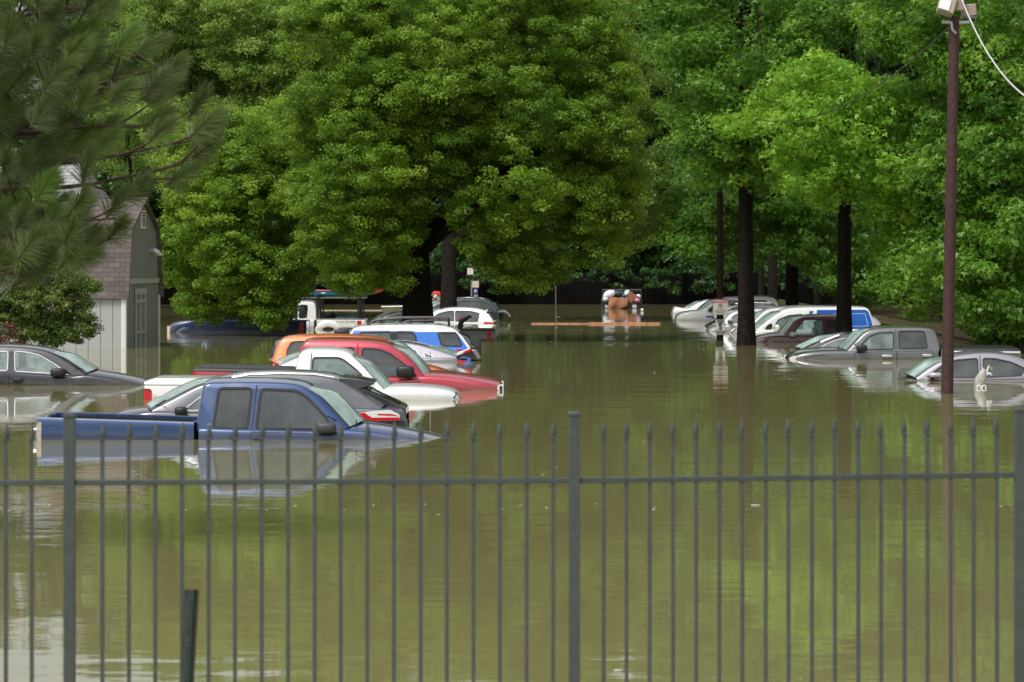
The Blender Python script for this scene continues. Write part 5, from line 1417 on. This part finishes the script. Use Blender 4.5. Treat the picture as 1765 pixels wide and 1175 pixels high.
m = MB(); m.prism([(cxx - .045, czz + .03), (cxx + .045, czz + .03), (cxx + .02, czz + .005), (cxx, czz - .03), (cxx - .02, czz + .005)], dW - .008, dW - .004); m.build('symbol', ink, t)
for k, (wd, zz_) in enumerate([(.30, .68), (.34, .75), (.27, .82), (.2, .88)]): quad(t, 'text_line', cxx - wd / 2, za - Hh * zz_, cxx + wd / 2, za - Hh * (zz_ + .022), dW - .003, inkg)
t, xa, za, xb_, zb_ = flat_sign('speed_limit_sign', 'white speed limit 5 sign below the warning sign', 'sign', 1233, 550.5, 1250.6, 577, dW, signw, r=.02)
W_ = xb_ - xa; Hh = za - zb_; cxx = (xa + xb_) / 2
for (p, q, r_, s_) in ((xa + .006, za - .006, xb_ - .006, za - .012), (xa + .006, zb_ + .012, xb_ - .006, zb_ + .006), (xa + .006, za - .006, xa + .012, zb_ + .006), (xb_ - .012, za - .006, xb_ - .006, zb_ + .006)): quad(t, 'border', p, q, r_, s_, dW - .003, ink)
text_mesh('SPEED', .075, ink, (cxx, dW - .006, za - Hh * .12), t, bold=.002, sx=.95)
text_mesh('LIMIT', .075, ink, (cxx, dW - .006, za - Hh * .25), t, bold=.002, sx=.95)
text_mesh('5', .23, ink, (cxx, dW - .006, za - Hh * .50), t, bold=.008)
text_mesh('WE', .055, ink, (cxx - .085, dW - .006, za - Hh * .77), t, bold=.002)
text_mesh('OUR', .055, ink, (cxx + .08, dW - .006, za - Hh * .77), t, bold=.002)
text_mesh('CHILDREN', .05, ink, (cxx, dW - .006, za - Hh * .89), t, bold=.002)
m = MB(); hz_ = za - Hh * .77; m.prism([(cxx - .012 + .026 * math.sin(q) ** 3, hz_ + .0016 * (13 * math.cos(q) - 5 * math.cos(2 * q) - 2 * math.cos(3 * q))) for q in [2 * math.pi * k / 24 for k in range(24)]], dW - .008, dW - .004); m.build('heart', signred, t)

# parking signs in the distance
dq = 150
t = thing('parking_sign', 'thin post with white and blue parking signs above the dark teal SUV', 'sign', (WX(812.8, dq), dq, -1.2))
m = MB(); m.tube([(WX(812.8, dq), dq, -1.2), (WX(812.8, dq), dq, WZ(483, dq))], .035, 8); m.build('post', principled('galvanised', (.4, .41, .42), .45, .8), t)
for (a, b, c_, d__, mt) in ((814, 484, 825.3, 495, signw), (814, 495, 825.3, 496.5, signred), (816, 498, 823.6, 505.5, principled('sign_blue', (.02, .08, .4), .5)), (816.5, 507, 823.5, 514, principled('sign_tan', (.3, .27, .2), .6))):
    m = MB(); m.prism([(WX(a, dq), WZ(b, dq)), (WX(c_, dq), WZ(b, dq)), (WX(c_, dq), WZ(d__, dq)), (WX(a, dq), WZ(d__, dq))], dq - .05, dq - .045); m.build('sign_plate', mt, t)
m = MB(); m.ellipsoid((WX(819.5, dq), dq - .06, WZ(501.5, dq)), (.05, .01, .07)); m.build('symbol', signw, t)
t = thing('notice_board', 'small white notice board high behind the parking signs', 'sign', (WX(810, 160), 160, -.3))
m = MB(); m.tube([(WX(812, 160), 160, -.3), (WX(812, 160), 160, WZ(463, 160))], .03, 8); m.build('post', dk_m, t)
m = MB(); m.prism([(WX(805.4, 160), WZ(461.5, 160)), (WX(816, 160), WZ(461.5, 160)), (WX(816, 160), WZ(473, 160)), (WX(805.4, 160), WZ(473, 160))], 159.94, 159.95); m.build('sign_plate', signw, t)
m = MB(); m.tube([(WX(958, 143), 143, -1.2), (WX(958, 143), 143, WZ(492, 143))], .03, 8); single(m, 'post', principled('post_grey', (.09, .09, .09), .6), 'lone thin grey post standing in open water left of the dumpster', 'post', (WX(958, 143), 143, -1.2))

# ------------------------------------------------------------------ dumpster with rubbish
dd = dist(531.5); X = lambda p: WX(p, dd); Z = lambda p: WZ(p, dd)
t = thing('dumpster', 'dark open dumpster heaped with rubbish on the far side of the water', 'dumpster', (X(1072), dd + .7, -.6))
dmat = principled('dumpster_black', (.014, .015, .018), .6, noise=.4, nscale=6)
m = MB()
m.box((X(1072), dd, (Z(521) - .6) / 2), (X(1106) - X(1038), .04, Z(521) + .6)); m.box((X(1072), dd + 1.4, (Z(510) - .6) / 2), (X(1106) - X(1038), .04, Z(510) + .6))
for px in (1038, 1106): m.box((X(px), dd + .7, (Z(515) - .6) / 2), (.04, 1.4, Z(515) + .6))
m.box((X(1072), dd + .7, Z(523)), (X(1105) - X(1039), 1.36, .04)); m.build('bin', dmat, t, bevel=.008)
m = MB(); zt4 = Z(499.5)
m.tube([(X(1040), dd + 1.45, -.3), (X(1040), dd + 1.45, zt4), (X(1107), dd + 1.45, zt4), (X(1107), dd + 1.45, -.3)], .03, 6); m.tube([(X(1040), dd + 1.45, Z(502)), (X(1107), dd + 1.45, Z(502))], .015, 6); m.build('lid_frame', principled('frame_steel', (.06, .06, .065), .5), t)
for a, b in ((1043, 1050), (1090, 1097)):
    m = MB(); m.prism([(X(a), Z(525)), (X(b), Z(525)), (X(b), Z(530.5)), (X(a), Z(530.5))], dd - .03, dd - .021); m.build('sticker', principled('sticker_pale', (.55, .5, .48), .5, noise=.3, nscale=15), t)
def bag(px, py, rx, rz, mat, label, rot=0, y=.25, seed=1, name='trash_bag', cat='trash bag'):
    m = MB(); m.ellipsoid((X(px), dd + y, Z(py)), (rx / 36.6, .3, rz / 36.6), 18, 12, 0, Matrix.Rotation(rot, 3, 'Y'), .16, seed)
    single(m, name, mat, label, cat, (X(px), dd + y, Z(py) - rz / 36.6), 'rubbish heaped in the dumpster', angle=70)
bw = principled('bag_white', (.7, .7, .72), .4, bump=.6, bscale=14); bb = principled('bag_black', (.04, .035, .04), .35, bump=.6, bscale=14); bbl = principled('bag_blue', (.02, .12, .3), .4); bpk = principled('bag_pink', (.55, .2, .35), .4, noise=.3)
card = principled('cardboard', (.27, .115, .055), .85, noise=.3, nscale=4)
bag(1050, 508, 12, 7.5, bw, 'big white trash bag at the left end of the dumpster', -.45, .2, 2)
bag(1044, 516, 6, 5, principled('bag_pale', (.45, .52, .5), .4), 'small pale green bag below the white bag', 0, .12, 3)
bag(1067, 507, 10.5, 6.5, bb, 'black trash bag in the middle of the heap', .2, .35, 4)
bag(1075, 510, 3, 3.5, bbl, 'small blue bag beside the black bag', 0, .12, 5)
bag(1081, 506, 5, 6.5, bw, 'white bag right of the black bag', .3, .4, 6)
bag(1101, 511, 4.5, 4, bw, 'white bag at the right end of the dumpster', 0, .4, 7)
bag(1098, 517.5, 6, 4.2, bpk, 'pink and white bag at the right end of the dumpster', 0, .1, 8)
m = MB(); rows = []
sheet = [(1058, 512), (1064, 513.5), (1070, 514), (1077, 514), (1081, 513)]
for i in range(13):
    v = i / 12; row = []
    for j in range(15):
        u = j / 14; px = 1050 + u * 32 - v * 3 * (1 - u); py = 511 + (1 - abs(u - .4)) * 1.5 + v * (23 - 7 * u)
        row.append((X(px), dd - .05 - .25 * math.sin(v * 2.2) * (.6 + .4 * math.sin(u * 9)) , Z(py)))
    rows.append(row)
m.grid(rows); m.grid([[(p[0], p[1] + .03, p[2]) for p in r] for r in rows]); single(m, 'cardboard_sheet', card, 'large brown cardboard drooping over the dumpster front into the water', 'cardboard', (X(1066), dd - .1, 0), 'rubbish heaped in the dumpster', angle=25, weld=False)
m = MB(); m.prism([(X(1083), Z(503)), (X(1087), Z(502)), (X(1101), Z(511)), (X(1092), Z(514)), (X(1090), Z(521)), (X(1082), Z(519))], dd - .02, dd + .12); single(m, 'cardboard_box', card, 'torn brown cardboard box right of the white bag', 'cardboard', (X(1090), dd, Z(521)), 'rubbish heaped in the dumpster')
m = MB(); m.ellipsoid((WX(1107, 156), 156, .05), (.075, .075, .08)); single(m, 'ball', white_p, 'small white ball floating right of the dumpster', 'ball', (WX(1107, 156), 156, 0))

# ------------------------------------------------------------------ lumber, boat, person
lum = principled('wet_lumber', (.42, .2, .1), .6, noise=.3, nscale=6)
dl = 127
for (a, b, za_, th, lab, dy) in ((916, 1018, .01, .05, 'thin plank floating left of the thicker plank', .0), (1014, 1138, .02, .075, 'thick orange brown plank floating before the dumpster', -.1)):
    m = MB(); x0, x1_ = WX(a, dl), WX(b, dl); m.box(((x0 + x1_) / 2, dl + dy, za_), (x1_ - x0, .18, th), 0, Matrix.Rotation(.012, 3, 'Z')); single(m, 'plank', lum, lab, 'plank', ((x0 + x1_) / 2, dl + dy, 0), 'floating planks', bevel=.01)
db = dist(538)
bt = thing('boat', 'flat grey aluminium boat behind the big oak trunk', 'boat', (WX(705, db), db + .6, -.1))
alu = principled('boat_alu', (.19, .165, .125), .6, noise=.2, nscale=5)
m = MB(); xl, xr = WX(657, db), WX(757, db); rows = []
for i in range(21):
    u = i / 20; x = xl + (xr - xl) * u; hwid = .62 * (1 if u > .2 else (.75 + .25 * u / .2)); zt5 = .24 + .1 * u * u; zbm_ = -.12 + .2 * max(0, (.12 - u) / .12)
    rows.append([(x, db + .62 - hwid, zt5), (x, db + .62 - hwid * .92, zbm_), (x, db + .62 + hwid * .92, zbm_), (x, db + .62 + hwid, zt5)])
m.grid(rows); 
for r in (rows[0], rows[-1]): m.add(r, [(0, 1, 2, 3)])
m.build('hull', alu, bt)
m = MB(); m.tube([r[0] for r in rows], .028, 6); m.tube([r[3] for r in rows], .028, 6); m.build('gunwale', principled('boat_white', (.65, .65, .62), .4), bt)
m = MB(); m.box((WX(748, db), db + .6, .22), (.3, 1.1, .05)); m.build('seat', alu, bt)
def person():
    px, py = WX(752, db), db + .5
    t = thing('person', 'person in white shirt and red orange life vest bending forward in the boat', 'person', (px, py, .0))
    def skin(verts, edges, radii, name, mat, root=0, lvl=2):
        me = bpy.data.meshes.new(name); me.from_pydata([(a - t['org'][0], b - t['org'][1], c_ - t['org'][2]) for a, b, c_ in verts], edges, [])
        o = bpy.data.objects.new(name, me); COL.objects.link(o)
        md = o.modifiers.new('s', 'SKIN'); 
        for i, r in enumerate(radii): me.skin_vertices[0].data[i].radius = (r, r)
        me.skin_vertices[0].data[root].use_root = True
        sb = o.modifiers.new('ss', 'SUBSURF'); sb.levels = lvl; sb.render_levels = lvl
        dg = bpy.context.evaluated_depsgraph_get(); dg.update(); m2 = bpy.data.meshes.new_from_object(o.evaluated_get(dg)); bpy.data.objects.remove(o)
        m2.materials.clear(); m2.materials.append(mat); m2.polygons.foreach_set('use_smooth', [True] * len(m2.polygons))
        o2 = bpy.data.objects.new(name, m2); COL.objects.link(o2); o2.parent = t; return o2
    skinm = principled('skin', (.36, .17, .1), .55); shirt = principled('shirt_white', (.62, .62, .68), .8); pants = principled('trousers', (.04, .045, .06), .8)
    pel = (px + .12, py, .42)
    v = [pel, (px + .06, py, .58), (px - .02, py, .74), (px - .10, py, .80), (px - .2, py, .74), (px - .27, py, .66),
         (px - .02, py - .19, .73), (px - .12, py - .24, .55), (px - .32, py - .2, .50), (px - .4, py - .18, .48),
         (px - .02, py + .19, .73), (px - .12, py + .24, .55), (px - .32, py + .2, .50), (px - .4, py + .18, .48),
         (px + .1, py - .12, .36), (px - .25, py - .14, .40), (px - .28, py - .14, .02), (px - .38, py - .14, -.02),
         (px + .1, py + .12, .36), (px - .25, py + .14, .40), (px - .28, py + .14, .02), (px - .38, py + .14, -.02)]
    e = [(0, 1), (1, 2), (2, 3), (3, 4), (4, 5), (2, 6), (6, 7), (7, 8), (8, 9), (2, 10), (10, 11), (11, 12), (12, 13), (0, 14), (14, 15), (15, 16), (16, 17), (0, 18), (18, 19), (19, 20), (20, 21)]
    r = [.13, .12, .14, .07, .08, .09, .07, .05, .035, .03, .07, .05, .035, .03, .09, .075, .05, .04, .09, .075, .05, .04]
    for sg in (-1, 1):
        w0 = 9 if sg < 0 else 13
        for k in range(5):
            j = len(v); b = v[w0]; ang = (k - 2) * .2 + (-.5 if k == 0 else 0); v.append((b[0] - .06 * math.cos(ang), b[1] + .018 * (k - 2), b[2] - .03)); v.append((b[0] - .08 * math.cos(ang), b[1] + .022 * (k - 2), b[2] - .07)); e += [(w0, j), (j, j + 1)]; r += [.009, .008]
    skin(v, e, r, 'body', skinm)
    skin([(px + .12, py, .44), (px + .06, py, .58), (px - .02, py, .73), (px - .02, py - .19, .72), (px - .10, py - .235, .6), (px - .02, py + .19, .72), (px - .10, py + .235, .6)], [(0, 1), (1, 2), (2, 3), (3, 4), (2, 5), (5, 6)], [.16, .155, .165, .095, .075, .095, .075], 'shirt', shirt)
    skin([(px + .12, py, .40), (px + .1, py - .12, .36), (px - .25, py - .14, .40), (px - .28, py - .14, .08), (px + .1, py + .12, .36), (px - .25, py + .14, .40), (px - .28, py + .14, .08)], [(0, 1), (1, 2), (2, 3), (0, 4), (4, 5), (5, 6)], [.15, .11, .09, .065, .11, .09, .065], 'trousers', pants)
    m = MB(); m.ellipsoid((px + .0, py, .84), (.17, .24, .075), 16, 10, power=.6); m.ellipsoid((px + .1, py, .78), (.08, .22, .09), 12, 8, power=.6); m.build('life_vest', principled('vest_red', (.85, .06, .03), .6), t)
    m = MB(); m.ellipsoid((px - .26, py, .72), (.105, .09, .105), 14, 10); m.build('hair', principled('hair', (.05, .045, .045), .8), t)
person()
m = MB(); m.box((WX(608, 158), 158, .01), (WX(660, 158) - WX(553, 158), .5, .03), 0, Matrix.Rotation(.01, 3, 'Z')); single(m, 'foam_boom', principled('foam_line', (.42, .4, .27), .8, noise=.3), 'long pale strip floating on the water beyond the ladder rack pickup', 'floating strip', (WX(608, 158), 158, 0))

# floating bag-like thing in front of the right sedan
df = dist(668); X2 = lambda p: WX(p, df); Z2 = lambda p: WZ(p, df)
t = thing('plastic_jug', 'crumpled pale grey plastic container with curled white handles floating before the silver sedan', 'container', (X2(1690), df, -.1))
pm = principled('grey_plastic', (.34, .33, .29), .45, noise=.25, nscale=12, bump=.4, bscale=20); wm = principled('white_plastic', (.75, .75, .72), .3)
m = MB(); rows = []
for cx_, py, rx in ((1688, 676, 8), (1689, 664, 9), (1691, 652, 9.5), (1693, 644, 7.5), (1695, 637, 3.5), (1694, 633, .8)):
    rows.append([(X2(cx_ + rx * math.cos(a) * (1 + .12 * math.sin(3 * a + py))), df + rx / 91 * math.sin(a) * .8, Z2(py)) for a in [2 * math.pi * k / 14 for k in range(14)]])
m.grid(rows, closed=True); m.build('container_body', pm, t)
for cx_ in (1686, 1694.5):
    m = MB(); m.tube([(X2(cx_) + .038 * math.cos(a), df - .13, Z2(666.5) + .03 * math.sin(a)) for a in [2 * math.pi * k / 16 for k in range(17)]], .013, 6, 0, False); m.build('handle', wm, t)
m = MB(); m.tube([(X2(1701), df, Z2(641)), (X2(1702.5), df, Z2(636)), (X2(1704), df, Z2(632)), (X2(1705.5), df, Z2(630.5))], .016, 7); m.tube([(X2(1699), df, Z2(648)), (X2(1702), df, Z2(644)), (X2(1706), df, Z2(643.5)), (X2(1710), df, Z2(646.5))], [.02, .028, .024, .014], 7); m.build('spout', wm, t)
m = MB(); m.prism([(X2(1705), Z2(631)), (X2(1710), Z2(633)), (X2(1711), Z2(639)), (X2(1707), Z2(636))], df - .02, df); m.build('leaf', principled('pale_green', (.2, .35, .18), .5), t)
# loose scraps on the surface
rnd = random.Random(31); groups = {'white': [], 'tan': []}
m = MB(); spots = []
for k in range(170):
    py = rnd.choice([rnd.uniform(536, 600), rnd.uniform(536, 640), rnd.uniform(600, 900), rnd.uniform(868, 880)]); px = rnd.uniform(240, 1765) if py < 640 else rnd.uniform(0, 1765)
    if 250 < px < 870 and py < 770: continue
    if px > 1220 and py < 690: continue
    d3 = dist(py); s_ = rnd.uniform(.006, .022) * (.42 if py > 650 else 1); m.ellipsoid((WX(px, d3), d3, .002), (s_ * rnd.uniform(1, 2.4), s_, s_ * .4), 7, 4, rnd.choice([0, 0, 1]), Matrix.Rotation(rnd.uniform(0, 3), 3, 'Z'))
o = m.build('floating_litter', [principled('scrap_white', (.55, .55, .52), .5), principled('scrap_brown', (.22, .15, .08), .7)]); tag(o, 'scattered foam crumbs, leaves and litter on the water', 'litter', None, 'stuff')
for (px, py, ww, lab) in ((1302, 871, .09, 'short pale stick floating behind the iron fence'), (1065, 1157, .05, 'white scrap floating at the bottom centre behind the fence'), (962, 546, .16, 'white and red cup floating beside the lone grey post')):
    d3 = dist(py); m = MB(); m.box((WX(px, d3), d3, .006), (ww, .015, .008), 0, Matrix.Rotation(.05, 3, 'Z')); single(m, 'floating_scrap', principled('scrap_white', (.55, .55, .52), .5), lab, 'litter', (WX(px, d3), d3, 0), bevel=.004)
for o in bpy.data.objects:
    if 'org' in o: del o['org']
